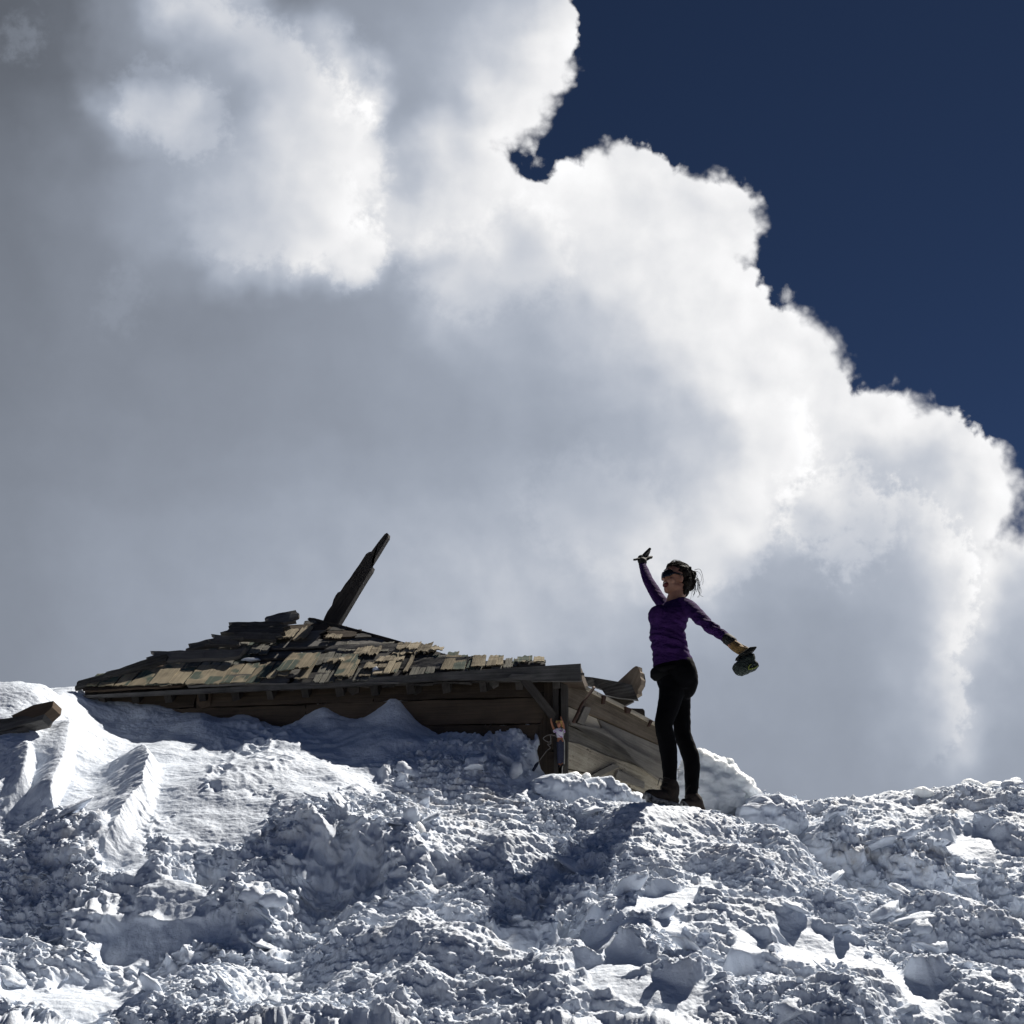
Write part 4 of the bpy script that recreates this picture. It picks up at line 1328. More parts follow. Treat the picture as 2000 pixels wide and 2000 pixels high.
class Blob:
    """closed tubes and ellipsoids that are fused into one continuous skin by a voxel remesh"""

    def __init__(self):
        self.bm = bmesh.new()

    def rings(self, rs, seg=20):
        """rs: list of (centre, axis a, axis b) - ellipse rings joined into a closed tube"""
        loops = []
        for c, a, b in rs:
            loops.append([self.bm.verts.new(Vector(c) + Vector(a) * math.cos(2 * math.pi * k / seg) + Vector(b) * math.sin(2 * math.pi * k / seg)) for k in range(seg)])
        for l0, l1 in zip(loops[:-1], loops[1:]):
            for k in range(seg):
                self.bm.faces.new((l0[k], l0[(k + 1) % seg], l1[(k + 1) % seg], l1[k]))
        self.bm.faces.new(loops[0][::-1]); self.bm.faces.new(loops[-1])
        return self

    def limb(self, pts, seg=16, flat=1.0, side=None, sub=4):
        """pts: list of (point, radius) - smooth tapering limb with round ends"""
        P = [Vector(p) for p, r in pts]; Rr = [r for p, r in pts]
        Q, q = [], []
        n = len(P)
        for i in range(n - 1):
            p0, p1, p2, p3 = P[max(0, i - 1)], P[i], P[i + 1], P[min(n - 1, i + 2)]
            r0, r1, r2, r3 = Rr[max(0, i - 1)], Rr[i], Rr[i + 1], Rr[min(n - 1, i + 2)]
            for k in range(sub):
                t = k / sub
                cr = lambda a, b, c, d: .5 * ((2 * b) + (c - a) * t + (2 * a - 5 * b + 4 * c - d) * t * t + (3 * b - a - 3 * c + d) * t ** 3)
                Q.append(cr(p0, p1, p2, p3)); q.append(cr(r0, r1, r2, r3))
        Q.append(P[-1]); q.append(Rr[-1])
        d0, d1 = (Q[1] - Q[0]).normalized(), (Q[-1] - Q[-2]).normalized()
        Q = [Q[0] - d0 * q[0] * .75, Q[0] - d0 * q[0] * .45] + Q + [Q[-1] + d1 * q[-1] * .45, Q[-1] + d1 * q[-1] * .75]
        q = [q[0] * .4, q[0] * .8] + q + [q[-1] * .8, q[-1] * .4]
        ref = Vector(side) if side else Vector((.2, .95, .1))
        rs = []
        for i in range(len(Q)):
            d = (Q[min(i + 1, len(Q) - 1)] - Q[max(i - 1, 0)]).normalized()
            a = d.cross(ref).normalized(); b = d.cross(a).normalized()
            rs.append((Q[i], a * q[i], b * q[i] * flat))
        return self.rings(rs, seg)

    def ball(self, c, ax, ay, az, seg=20):
        m = Matrix((Vector(ax), Vector(ay), Vector(az))).transposed().to_4x4()
        m.translation = Vector(c)
        bmesh.ops.create_uvsphere(self.bm, u_segments=seg, v_segments=seg // 2 + 2, radius=1.0, matrix=m)
        return self

    def build(self, name, mat, parent=None, voxel=.006, smooth=2, disp=None):
        bmesh.ops.recalc_face_normals(self.bm, faces=self.bm.faces)
        me = bpy.data.meshes.new(name); self.bm.to_mesh(me); self.bm.free()
        tmp = bpy.data.objects.new(name, me); COL.objects.link(tmp)
        if voxel:
            r = tmp.modifiers.new('r', 'REMESH'); r.mode = 'VOXEL'; r.voxel_size = voxel
        if smooth:
            s_ = tmp.modifiers.new('s', 'SMOOTH'); s_.iterations = smooth; s_.factor = .5
        dg = bpy.context.evaluated_depsgraph_get()
        out = bpy.data.meshes.new_from_object(tmp.evaluated_get(dg))
        bpy.data.objects.remove(tmp); bpy.data.meshes.remove(me)
        out.name = name
        n = len(out.vertices)
        if disp:
            co = np.empty(n * 3, np.float32); no = np.empty(n * 3, np.float32)
            out.vertices.foreach_get('co', co); out.vertex_normals.foreach_get('vector', no)
            co, no = co.reshape(-1, 3), no.reshape(-1, 3)
            out.vertices.foreach_set('co', (co + no * disp(co)[:, None]).astype(np.float32).ravel()); out.update()
        out.polygons.foreach_set('use_smooth', np.ones(len(out.polygons), bool))
        out.materials.clear()
        o = obj(name, out, mat)
        if parent:
            adopt(o, parent)
        return o


YH = 7.0
HIKER = thing('person', 'woman in purple top and black leggings on the snow crest, arms flung wide', 'person', tuple(c2(700, 1690, YH)))
SKIN = simple_mat('skin', (.34, .175, .115), .55, .4, sss=.15)
PURPLE = simple_mat('purple_jersey', (.046, .015, .090), .9, .10, noise=((.03, .010, .06), 30), bump=(18, .8, .016, (1, 1, 2.6)))
BLACK = simple_mat('black_leggings', (.0022, .0022, .003), .85, .08, bump=(60, .2, .003))
HAIR = simple_mat('dark_hair', (.006, .004, .003), .75, .15, noise=((.014, .009, .006), 60))
LENS = simple_mat('dark_lens', (.004, .004, .004), .12, .5)
MOUTH = simple_mat('open_mouth', (.09, .012, .012), .5)
TEETH = simple_mat('teeth', (.7, .66, .58), .4)
GLOVE = simple_mat('black_glove', (.012, .011, .011), .75, noise=((.03, .026, .02), 40))
LEATHER = simple_mat('tan_leather', (.30, .18, .055), .75, noise=((.16, .10, .04), 35), bump=(60, .4, .004))
BOOT = simple_mat('boot_suede', (.03, .021, .016), .9, noise=((.011, .009, .008), 45), bump=(80, .5, .004))
SOLE = simple_mat('boot_sole', (.012, .012, .013), .8, noise=((.34, .34, .34), 38))

Fw = Vector((-.78, -.60, .10)).normalized()      # the way the chest faces
Sd = Vector((-Fw.y, Fw.x, 0)).normalized() * -1


def torso(bl, rows, k=1.0):
    rs = []
    for (y, l, r, *dy) in rows:
        c = c1((l + r) / 2, y, YH + (dy[0] if dy else 0))
        hw = (c1(r, y, YH) - c1(l, y, YH)).length / 2
        b = .859 * hw * k; a = 1.16 * hw * k
        tilt = Vector((0, 0, .16))
        f = Vector((Fw.x, Fw.y, 0)).normalized()
        rs.append((c, Sd * a, (f - tilt * .55) * b))
    bl.rings(rs, 28)


SHIRT_ROWS = [(1555, 458, 925), (1500, 458, 902), (1450, 455, 880), (1350, 443, 850), (1250, 428, 830), (1170, 420, 832), (1080, 421, 860), (1000, 430, 885), (930, 462, 890, .01), (870, 520, 880, .02), (825, 575, 850, .03), (790, 625, 805, .03), (768, 650, 785, .03)]
NEAR_ARM = [(c1(800, 850, 6.97), .052), (c1(880, 885, 6.90), .051), (c1(985, 985, 6.80), .047), (c1(1090, 1080, 6.71), .041), (c1(1200, 1160, 6.63), .037), (c1(1325, 1250, 6.54), .031)]
FAR_ARM = [(c1(620, 880, 7.08), .046), (c1(540, 800, 7.15), .044), (c1(470, 690, 7.22), .042), (c1(405, 580, 7.29), .038), (c1(365, 480, 7.36), .034), (c1(335, 392, 7.42), .028)]

shirt = Blob()
torso(shirt, SHIRT_ROWS)
shirt.limb(NEAR_ARM); shirt.limb(FAR_ARM)
shirt.ball(c1(525, 985, YH - .03), Fw * .060, Sd * .085, (0, 0, .075))          # bust


def folds(co):
    x, z = co[:, 0], co[:, 2]
    n = pn(x * 9 + co[:, 1] * 6, z * 34 + x * 16, 300) + .6 * pn(x * 20 + 3, z * 60 + x * 25, 301)
    zz = c1(0, 1200, YH).z
    w = .25 + 1.0 * np.exp(-((z - (zz - .05)) / .13) ** 2)
    return n * .0066 * w


shirt.build('shirt', PURPLE, HIKER, voxel=.0055, smooth=3, disp=folds)

HIP_ROWS = [(1520, 470, 912), (1570, 466, 935), (1640, 474, 960), (1720, 500, 968), (1800, 524, 945), (1870, 545, 905)]
NEAR_LEG = [(c2(690, 180, YH - .03), .085), (c2(672, 330, YH - .04), .080), (c2(628, 520, YH - .05), .069), (c2(582, 690, YH - .06), .059), (c2(606, 840, YH - .05), .057), (c2(634, 980, YH - .04), .057), (c2(648, 1130, YH - .04), .0515), (c2(652, 1270, YH - .04), .045), (c2(652, 1400, YH - .04), .043)]
FAR_LEG = [(c2(760, 180, YH + .06), .085), (c2(768, 330, YH + .07), .075), (c2(788, 520, YH + .08), .060), (c2(796, 680, YH + .08), .057), (c2(808, 820, YH + .08), .0555), (c2(862, 970, YH + .08), .0555), (c2(907, 1110, YH + .08), .0545), (c2(915, 1260, YH + .08), .050), (c2(912, 1400, YH + .08), .044), (c2(905, 1550, YH + .08), .040)]
leg = Blob()
torso(leg, HIP_ROWS)
leg.limb(NEAR_LEG); leg.limb(FAR_LEG)
leg.ball(c1(840, 1720, YH + .0), Vector((.072, .03, 0)), Vector((-.03, .105, 0)), (0, 0, .135))
leg.build('leggings', BLACK, HIKER, voxel=.006, smooth=3, disp=lambda co: .0022 * pn(co[:, 0] * 12 + co[:, 2] * 5, co[:, 2] * 30 + co[:, 1] * 9, 310))
pack = Blob()
pack.rings([(c1(545, 1585, YH - .04), Fw * .030, Sd * .075), (c1(540, 1620, YH - .04), Fw * .038, Sd * .085), (c1(538, 1690, YH - .04), Fw * .038, Sd * .082), (c1(550, 1735, YH - .03), Fw * .025, Sd * .06)])
pack.limb([(c1(520, 1600, YH - .1), .016), (c1(700, 1575, YH - .125), .016), (c1(850, 1560, YH - .1), .016), (c1(915, 1545, YH - .03), .016)], flat=.5)
pack.build('waist_pack', simple_mat('black_nylon', (.003, .003, .0035), .85, .1), HIKER, voxel=.006)

# --- body: head, neck, trunk and limbs in one skin
HS = .88
hf = Vector((-.93, -.34, .14)).normalized()
hl = Vector((0, 0, 1)).cross(hf).normalized()
hu = hf.cross(hl).normalized()
HC = c1(718, 560, YH + .01)


def H(x, y, z): return HC + (hf * x + hl * y + hu * z) * HS


body = Blob()
hb = lambda c, rx, ry, rz: body.ball(H(*c), hf * rx * HS, hl * ry * HS, hu * rz * HS, 24)
hb((-.012, 0, .045), .098, .077, .086)
hb((.02, 0, .02), .076, .066, .075)
hb((.026, 0, -.035), .064, .058, .076)
hb((.050, 0, -.088), .034, .034, .026)
hb((.056, 0, -.106), .028, .026, .018)
hb((.088, 0, .002), .012, .011, .028)
hb((.098, 0, -.016), .017, .014, .012)
hb((.080, 0, -.040), .018, .030, .010)
hb((.072, 0, -.090), .017, .026, .009)
for sgn in (-1, 1):
    hb((.052, .040 * sgn, -.030), .030, .024, .026)
    hb((.068, .030 * sgn, .030), .022, .028, .010)
    hb((-.012, .077 * sgn, -.012), .018, .008, .031)
    hb((.0, .045 * sgn, -.068), .042, .018, .024)
body.limb([(H(-.03, 0, -.04), .052), (H(-.035, 0, -.10), .050), (c1(712, 775, YH + .02), .052), (c1(715, 850, YH + .02), .062)])
torso(body, [(a, b, c, *d) for (a, b, c, *d) in SHIRT_ROWS], .88)
torso(body, HIP_ROWS, .93)
for ch in (NEAR_ARM, FAR_ARM, NEAR_LEG, FAR_LEG):
    body.limb([(p, r * (.74 if ch in (NEAR_ARM, FAR_ARM) else .86)) for p, r in ch])
# hands inside the gloves and feet inside the boots
body.limb([(NEAR_ARM[-1][0], .026), (c1(1400, 1325, 6.49), .030), (c1(1470, 1380, 6.46), .024)], flat=.55)
body.limb([(FAR_ARM[-1][0], .024), (c1(330, 340, 7.45), .026), (c1(330, 290, 7.47), .022)], flat=.55)
body.build('body', SKIN, HIKER, voxel=.0042, smooth=9)

mo = Blob(); mo.ball(H(.078, 0.004, -.062), hf * .022 * HS, hl * .032 * HS, hu * .022 * HS, 16)
mo.build('mouth', MOUTH, HIKER, voxel=0, smooth=0)
te = Blob(); te.ball(H(.0815, 0.004, -.053), hf * .0185 * HS, hl * .027 * HS, hu * .0065 * HS, 16)
te.build('teeth', TEETH, HIKER, voxel=0, smooth=0)

# sunglasses: wrapped lens band and side arms
sg = Blob()
rs = []
for i in range(25):
    an = R(-100 + 200 * i / 24)
    hgt = .029 if abs(an) < R(48) else .029 - .0215 * sstep(np.array(abs(an)), R(48), R(74))
    hgt *= .82 + .18 * min(1, abs(an) / .25)
    c = H(.012 + .093 * math.cos(an) ** .8 if abs(an) < R(80) else -.0 - .03 * (abs(an) - R(80)), .083 * math.sin(an), .016 + .004 * abs(math.sin(an)))
    rs.append((c, hu * float(hgt) * HS, (hf * math.cos(an) + hl * math.sin(an)) * .004))
sg.rings(rs, 12)
sg.build('sunglasses', LENS, HIKER, voxel=0, smooth=0)

# hair: swept back cap, knot and loose strands
hair = Blob()
ha = lambda c, rx, ry, rz: hair.ball(H(*c), hf * rx * HS, hl * ry * HS, hu * rz * HS, 20)
ha((-.030, 0, .058), .096, .083, .084)
ha((.012, 0, .098), .062, .060, .040)
ha((-.07, 0, .0), .056, .078, .078)
ha((-.112, -.01, .062), .056, .050, .058)
ha((-.130, .0, .005), .036, .040, .062)
ha((-.085, 0, -.075), .030, .050, .045)
ha((-.055, .04, -.07), .028, .022, .05)
ha((-.055, -.04, -.07), .028, .022, .05)
for k in range(26):
    a, b = rnd.uniform(-1, 1), rnd.uniform(-1, 1)
    ha((-.10 + .05 * a, .04 * b, .05 + .06 * rnd.uniform(-1, 1)), .02, .018, .02)
hair.build('hair', HAIR, HIKER, voxel=.0045, smooth=1, disp=lambda co: .006 * pn(co[:, 0] * 40, co[:, 2] * 40 + co[:, 1] * 30, 320) + .004 * pn(co[:, 0] * 90, co[:, 2] * 90 + co[:, 1] * 80, 321))


def strand_mesh():
    bl = Blob()
    def st(pts, r0=.0016):
        P = [H(*p) for p in pts]
        bl.limb([(p, r0 * (1 - .55 * i / len(P))) for i, p in enumerate(P)], seg=5, sub=4)
    for k in range(24):
        a = rnd.uniform(-1, 1)
        x0, z0 = -.10 + rnd.uniform(-.05, .03), .06 + rnd.uniform(-.05, .06)
        e = rnd.uniform(.6, 1.25)
        st([(x0, .04 * a, z0), (x0 - .045 * e, .05 * a, z0 + rnd.uniform(-.02, .03)), (x0 - .065 * e + rnd.uniform(-.01, .01), .05 * a, z0 - .06 * e), (x0 - .06 * e + rnd.uniform(-.02, .03), .045 * a, z0 - .115 * e)], rnd.uniform(.0011, .0021))
    for k in range(9):                                   # fly-away hairs on top
        a = rnd.uniform(-1, 1)
        st([(.07, .03 * a, .105), (.03, .03 * a, .145 + rnd.uniform(0, .012)), (-.04, .03 * a, .150 + rnd.uniform(-.01, .014)), (-.10, .03 * a, .125)], .0012)
    st([(-.11, .03, .05), (-.175, .04, .02), (-.185, .04, -.05), (-.20, .04, -.085), (-.225, .04, -.092)], .0022)
    st([(-.12, .03, .06), (-.165, .04, .04), (-.172, .04, -.03), (-.188, .04, -.075)], .0026)
    st([(-.10, .03, .03), (-.15, .04, -.01), (-.150, .04, -.07), (-.140, .04, -.10)], .0032)
    st([(.082, .035, .05), (.085, .04, .085), (.05, .04, .12), (0, .04, .13)], .0024)
    return bl


def swept():
    bl = Blob()
    for k in range(70):
        a = rnd.uniform(-1, 1)
        b = rnd.uniform(0, 1)
        P = []
        for i in range(6):
            t = i / 5
            x = .070 * (1 - t) - .125 * t
            y = .072 * a * math.cos(t * 1.2) * (.75 + .25 * b)
            base = Vector((x + .02, y * .96, .058)) - Vector((-.03, 0, .058))
            z = .058 + .092 * math.sqrt(max(.05, 1 - ((x + .03) / .112) ** 2 - (y / .092) ** 2)) + rnd.uniform(-.002, .006) - .02 * t * b
            P.append((x, y, z))
        bl.limb([(H(*p), .0021 * (1 - .3 * abs(i - 2) / 3)) for i, p in enumerate(P)], seg=5, sub=3)
    return bl


swept().build('hair_strands', HAIR, HIKER, voxel=0, smooth=0)
strand_mesh().build('hair_strands', HAIR, HIKER, voxel=0, smooth=0)


# --- gloves
def finger(bl, pts, r): bl.limb([(p, r * (1 - .16 * i / (len(pts) - 1))) for i, p in enumerate(pts)], seg=10)


gn = Blob()                                             # near hand: holds the cap by its peak
gn.limb([(c1(1372, 1300, 6.51), .030), (c1(1430, 1345, 6.48), .034), (c1(1490, 1390, 6.46), .031)], flat=.62)
for (a, b, c_, d) in [((1470, 1352, 6.455), (1540, 1368, 6.425), (1592, 1386, 6.425), (1585, 1402, 6.445)), ((1490, 1378, 6.45), (1555, 1398, 6.42), (1592, 1416, 6.43), (1575, 1428, 6.455)),
                      ((1495, 1405, 6.45), (1548, 1430, 6.42), (1572, 1448, 6.435), (1550, 1452, 6.46)), ((1480, 1430, 6.455), (1515, 1458, 6.43), (1530, 1474, 6.445), (1505, 1472, 6.465))]:
    finger(gn, [c1(*a), c1(*b), c1(*c_), c1(*d)], .0105)
finger(gn, [c1(1430, 1330, 6.50), c1(1490, 1335, 6.53), c1(1545, 1356, 6.535), c1(1580, 1380, 6.525)], .0115)
gn.build('glove', LEATHER, HIKER, voxel=.0036, smooth=2)
cf = Blob()
cf.limb([(c1(1322, 1248, 6.545), .0345), (c1(1352, 1270, 6.53), .0365), (c1(1388, 1298, 6.51), .036)])
cf.limb([(c1(1390, 1280, 6.52), .016), (c1(1450, 1315, 6.50), .014), (c1(1530, 1350, 6.48), .010)], flat=.7)
finger(cf, [c1(1345, 1300, 6.53), c1(1315, 1308, 6.53), c1(1288, 1300, 6.53)], .007)
cf.build('glove_cuff', GLOVE, HIKER, voxel=.0045, smooth=1)
gf = Blob()                                             # far hand: open, palm to the sky
gf.limb([(c1(332, 365, 7.43), .026), (c1(322, 330, 7.45), .031), (c1(318, 292, 7.47), .028)], flat=.6)
finger(gf, [c1(330, 290, 7.47), c1(368, 245, 7.48), c1(398, 215, 7.485), c1(420, 192, 7.49)], .0128)
finger(gf, [c1(340, 300, 7.48), c1(382, 268, 7.50), c1(402, 240, 7.515), c1(412, 215, 7.53)], .0118)
finger(gf, [c1(352, 312, 7.47), c1(390, 302, 7.50), c1(420, 292, 7.52), c1(440, 288, 7.54)], .0115)
finger(gf, [c1(350, 330, 7.46), c1(385, 318, 7.46), c1(412, 302, 7.465), c1(438, 297, 7.47)], .0105)
finger(gf, [c1(312, 322, 7.45), c1(282, 312, 7.43), c1(255, 318, 7.415), c1(230, 322, 7.405)], .0098)
gf.build('glove', GLOVE, HIKER, voxel=.0036, smooth=2)
cf2 = Blob(); cf2.limb([(c1(300, 385, 7.425), .010), (c1(325, 352, 7.432), .032), (c1(335, 335, 7.44), .031)])
cf2.build('glove_cuff', GLOVE, HIKER, voxel=.0045, smooth=1)


# --- boots
def boot(toe, heel, ankle, ar, wid, top_r):
    toe, heel, ankle = Vector(toe), Vector(heel), Vector(ankle)
    ax = (toe - heel).normalized()
    up_ = (Vector((0, 0, 1)) - ax * ax.z).normalized()
    sd_ = ax.cross(up_).normalized()
    Ln = (toe - heel).length
    so = Blob()
    rs_ = []
    for i in range(17):
        t = i / 16
        w = wid * (.72 + .28 * math.sin(min(1, t * 1.35) * math.pi * .5 + .2) - .30 * max(0, t - .78) / .22) * (1 if 0 < i < 16 else .55)
        lift = .030 * max(0, (t - .68) / .32) ** 2
        rs_.append((heel + ax * Ln * t + up_ * (.016 + lift), sd_ * w, up_ * (.018 if 0 < i < 16 else .010)))
    so.rings(rs_, 20)
    for i in range(9):                                  # lugs
        t = .05 + .9 * i / 8
        if 3 < i < 5:
            continue
        lift = .030 * max(0, (t - .68) / .32) ** 2
        for q in (-.55, .55):
            so.ball(heel + ax * Ln * t + sd_ * wid * q * .9 + up_ * (.004 + lift), ax * .011, sd_ * wid * .34, up_ * .010, 10)
    so.build('boot_sole', SOLE, HIKER, voxel=.0045, smooth=1)
    b = Blob()
    b.limb([(heel + ax * Ln * .12 + up_ * .045, wid * .80), (heel + ax * Ln * .42 + up_ * .055, wid * .88), (heel + ax * Ln * .70 + up_ * .050, wid * .86), (heel + ax * Ln * .88 + up_ * .050, wid * .66)], flat=.9, side=up_)
    base = heel + ax * Ln * .22 + up_ * .05
    b.limb([(base, wid * .95), (base * .5 + ankle * .5, ar), (ankle, top_r)])
    b.limb([(base + ax * .03 + up_ * .03, wid * .7), (base * .35 + ankle * .65 + ax * .025, ar * .75)])
    b.build('boot', BOOT, HIKER, voxel=.0055, smooth=1, disp=lambda co: .0022 * pn(co[:, 0] * 40, co[:, 2] * 50, 330))
    # laces standing out from the tongue
    for k in range(4):
        q = base + ax * (.075 - .012 * k) + up_ * (.030 + .028 * k)
        tube('bootlace', [q - sd_ * .03, q + ax * .02 + up_ * .008, q + sd_ * .03], .0028, GLOVE, HIKER, seg=5)
    q = base + ax * .06 + up_ * .10
    tube('bootlace', [q, q + ax * .05 - sd_ * .02 + up_ * .005, q + ax * .075 - sd_ * .03 - up_ * .045], .0028, GLOVE, HIKER, seg=5)


boot(c2(352, 1598, YH - .17), c2(752, 1690, YH - .02), c2(652, 1395, YH - .04), .058, .045, .054)
boot(c2(778, 1690, YH + .02), c2(1036, 1796, YH + .10), c2(905, 1545, YH + .08), .054, .042, .046)

# ------------------------------------------------------------------ cap in her hand
CAP = thing('cap', 'dark green baseball cap with lime trim dangling by its peak from the gloved hand', 'cap', tuple(c1(1540, 1580, 6.45)))
CAPG = simple_mat('cap_cloth', (.022, .032, .026), .85, noise=((.015, .020, .017), 40), bump=(120, .3, .002))
TRIM = simple_mat('cap_trim', (.17, .20, .035), .8)
DARKC = simple_mat('cap_dark', (.008, .009, .008), .9)


def inflated(name, outline, Y, slices, mat, parent, voxel=.004, rough=.0, dy=lambda p: 0.0):
    """a rounded body grown from a side outline: slices are (depth offset, scale)"""
    bl = Blob()
    P = [c1(x, y, Y) for x, y in outline]
    c = sum(P, Vector()) / len(P)
    loops = [[bl.bm.verts.new(c + (p - c) * k + Vector((0, d + dy(p - c), 0))) for p in P] for d, k in slices]
    n = len(P)
    for l0, l1 in zip(loops[:-1], loops[1:]):
        for i in range(n):
            bl.bm.faces.new((l0[i], l0[(i + 1) % n], l1[(i + 1) % n], l1[i]))
    fs = [bl.bm.faces.new(loops[0]), bl.bm.faces.new(loops[-1][::-1])]
    bmesh.ops.triangulate(bl.bm, faces=fs)
    return bl.build(name, mat, parent, voxel=voxel, smooth=2, disp=(lambda co: rough * fbm(co[:, 0] * 30, co[:, 2] * 34, 2, .5, 360)) if rough else None)


inflated('crown', [(1395, 1590), (1410, 1552), (1440, 1530), (1470, 1496), (1500, 1462), (1560, 1450), (1640, 1440), (1655, 1500), (1652, 1528), (1690, 1562), (1697, 1585), (1675, 1612), (1600, 1650), (1520, 1684), (1470, 1674), (1430, 1652)],
         6.45, ((-.075, .62), (-.06, .88), (-.02, 1.0), (.02, 1.0), (.055, .9), (.07, .65)), CAPG, CAP, rough=.003)
inflated('peak', [(1430, 1478), (1500, 1436), (1570, 1384), (1650, 1376), (1660, 1388), (1606, 1432), (1545, 1472), (1500, 1490)],
         6.45, ((-.085, .8), (-.07, .96), (0, 1.0), (.07, .96), (.085, .8)), DARKC, CAP)
gp = Blob(); gp.ball(c1(1638, 1572, 6.395), Vector((.018, 0, .008)), (0, .012, 0), Vector((-.005, 0, .012))); gp.build('strap_recess_shade', DARKC, CAP, voxel=0, smooth=0)  # solid dark ball painted as the shaded recess above the strap
tube('trim', [c1(1576, 1606, 6.378), c1(1590, 1572, 6.374), c1(1622, 1545, 6.380), c1(1655, 1528, 6.400)], .0040, TRIM, CAP, seg=6)
tube('strap', [c1(1580, 1612, 6.378), c1(1630, 1604, 6.376), c1(1668, 1586, 6.386), c1(1690, 1566, 6.405)], .0052, TRIM, CAP, seg=6)

# ------------------------------------------------------------------ doll tied to the corner post
def c5(x, y, Y): return at(1020 + x / 10.73, 1360 + y / 10.73, Y)


YD = 7.545
DOLL = thing('doll', 'small blond doll in white shirt and jeans tied to the corner post', 'doll', tuple(c5(800, 1450, YD)))
DSK = simple_mat('doll_skin', (.42, .18, .10), .5)
DHAIR = simple_mat('doll_hair', (.55, .36, .12), .6)
DJEAN = simple_mat('doll_jeans', (.045, .05, .085), .85, noise=((.03, .032, .05), 90))
m_, nt_, b_ = new_mat('doll_shirt')
tc_ = node(nt_, 'ShaderNodeTexCoord')
nz = node(nt_, 'ShaderNodeTexNoise', Scale=55.0, Detail=2.0)
nt_.links.new(tc_.outputs['Object'], nz.inputs['Vector'])
mr = node(nt_, 'ShaderNodeMapRange'); mr.inputs[1].default_value, mr.inputs[2].default_value = .56, .62; nt_.links.new(nz.outputs[0], mr.inputs[0])
mx = node(nt_, 'ShaderNodeMix', data_type='RGBA'); mx.inputs[6].default_value = (.72, .68, .74, 1); mx.inputs[7].default_value = (.26, .07, .34, 1)
nt_.links.new(mr.outputs[0], mx.inputs[0]); nt_.links.new(mx.outputs[2], b_.inputs['Base Color'])
DSHIRT = m_
pm = 1 / 10.73 / 283
db = Blob()
db.ball(c5(768, 585, YD - .01), (.0155, 0, 0), (0, .017, 0), (0, 0, .0215), 16)
db.limb([(c5(770, 640, YD), .007), (c5(775, 700, YD), .009)])
db.rings([(c5(785, 690, YD), (.030, 0, 0), (0, .013, 0)), (c5(788, 760, YD), (.026, 0, 0), (0, .017, 0)), (c5(792, 860, YD), (.018, 0, 0), (0, .012, 0)), (c5(795, 940, YD), (.024, 0, 0), (0, .016, 0))], 16)
db.limb([(c5(680, 720, YD), .0085), (c5(640, 630, YD), .0075), (c5(612, 545, YD - .01), .0065), (c5(604, 500, YD - .01), .005)])
db.limb([(c5(604, 500, YD - .01), .0065), (c5(606, 466, YD - .012), .005)])
db.limb([(c5(862, 710, YD), .0085), (c5(866, 620, YD), .0075), (c5(842, 530, YD - .01), .0065), (c5(820, 470, YD - .01), .005)])
db.limb([(c5(820, 468, YD - .01), .0062), (c5(806, 428, YD - .012), .0048)])
db.limb([(c5(770, 940, YD), .016), (c5(768, 1150, YD), .0125), (c5(775, 1380, YD), .009), (c5(780, 1450, YD - .01), .008)])
db.limb([(c5(825, 940, YD), .016), (c5(830, 1150, YD), .0125), (c5(835, 1360, YD), .009), (c5(850, 1430, YD - .01), .008)])
db.build('body', DSK, DOLL, voxel=.0026, smooth=2)
ds = Blob()
ds.rings([(c5(775, 668, YD), (.018, 0, 0), (0, .012, 0)), (c5(782, 690, YD), (.033, 0, 0), (0, .0155, 0)), (c5(788, 760, YD), (.030, 0, 0), (0, .0205, 0)), (c5(792, 820, YD), (.026, 0, 0), (0, .017, 0)), (c5(795, 868, YD), (.0235, 0, 0), (0, .015, 0))], 16)
ds.limb([(c5(690, 715, YD), .012), (c5(672, 735, YD), .011)]); ds.limb([(c5(855, 710, YD), .012), (c5(878, 745, YD), .010)])
ds.build('shirt', DSHIRT, DOLL, voxel=.0028, smooth=1)
dj = Blob()
dj.rings([(c5(797, 912, YD), (.022, 0, 0), (0, .0145, 0)), (c5(798, 960, YD), (.0265, 0, 0), (0, .018, 0)), (c5(798, 1010, YD), (.026, 0, 0), (0, .0185, 0))], 16)
dj.limb([(c5(770, 980, YD), .0165), (c5(768, 1150, YD), .0145), (c5(770, 1330, YD), .0125), (c5(775, 1400, YD), .0125)])
dj.limb([(c5(826, 980, YD), .0165), (c5(830, 1150, YD), .0145), (c5(832, 1330, YD), .0125), (c5(836, 1400, YD), .0125)])
dj.build('jeans', DJEAN, DOLL, voxel=.0028, smooth=1)
dh = Blob()
dh.ball(c5(768, 548, YD), (.0185, 0, 0), (0, .020, 0), (0, 0, .016), 14)
for k in range(16):
    dh.ball(c5(768 + rnd.uniform(-60, 70), 520 + rnd.uniform(-25, 40), YD - .012 + rnd.uniform(-.008, .01)), (.006, 0, .002), (0, .006, 0), (.002, 0, .004), 8)
dh.limb([(c5(832, 560, YD), .005), (c5(836, 640, YD), .004)])
dh.build('hair', DHAIR, DOLL, voxel=.0025, smooth=0)
shoe = Blob(); shoe.limb([(c5(780, 1440, YD), .009), (c5(772, 1470, YD - .02), .008)]); shoe.build('shoe', simple_mat('doll_shoe', (.01, .01, .012), .4), DOLL, voxel=.0026)
shoe = Blob(); shoe.limb([(c5(850, 1410, YD), .009), (c5(860, 1440, YD - .02), .008)]); shoe.build('shoe', bpy.data.materials['doll_shoe'], DOLL, voxel=.0026)

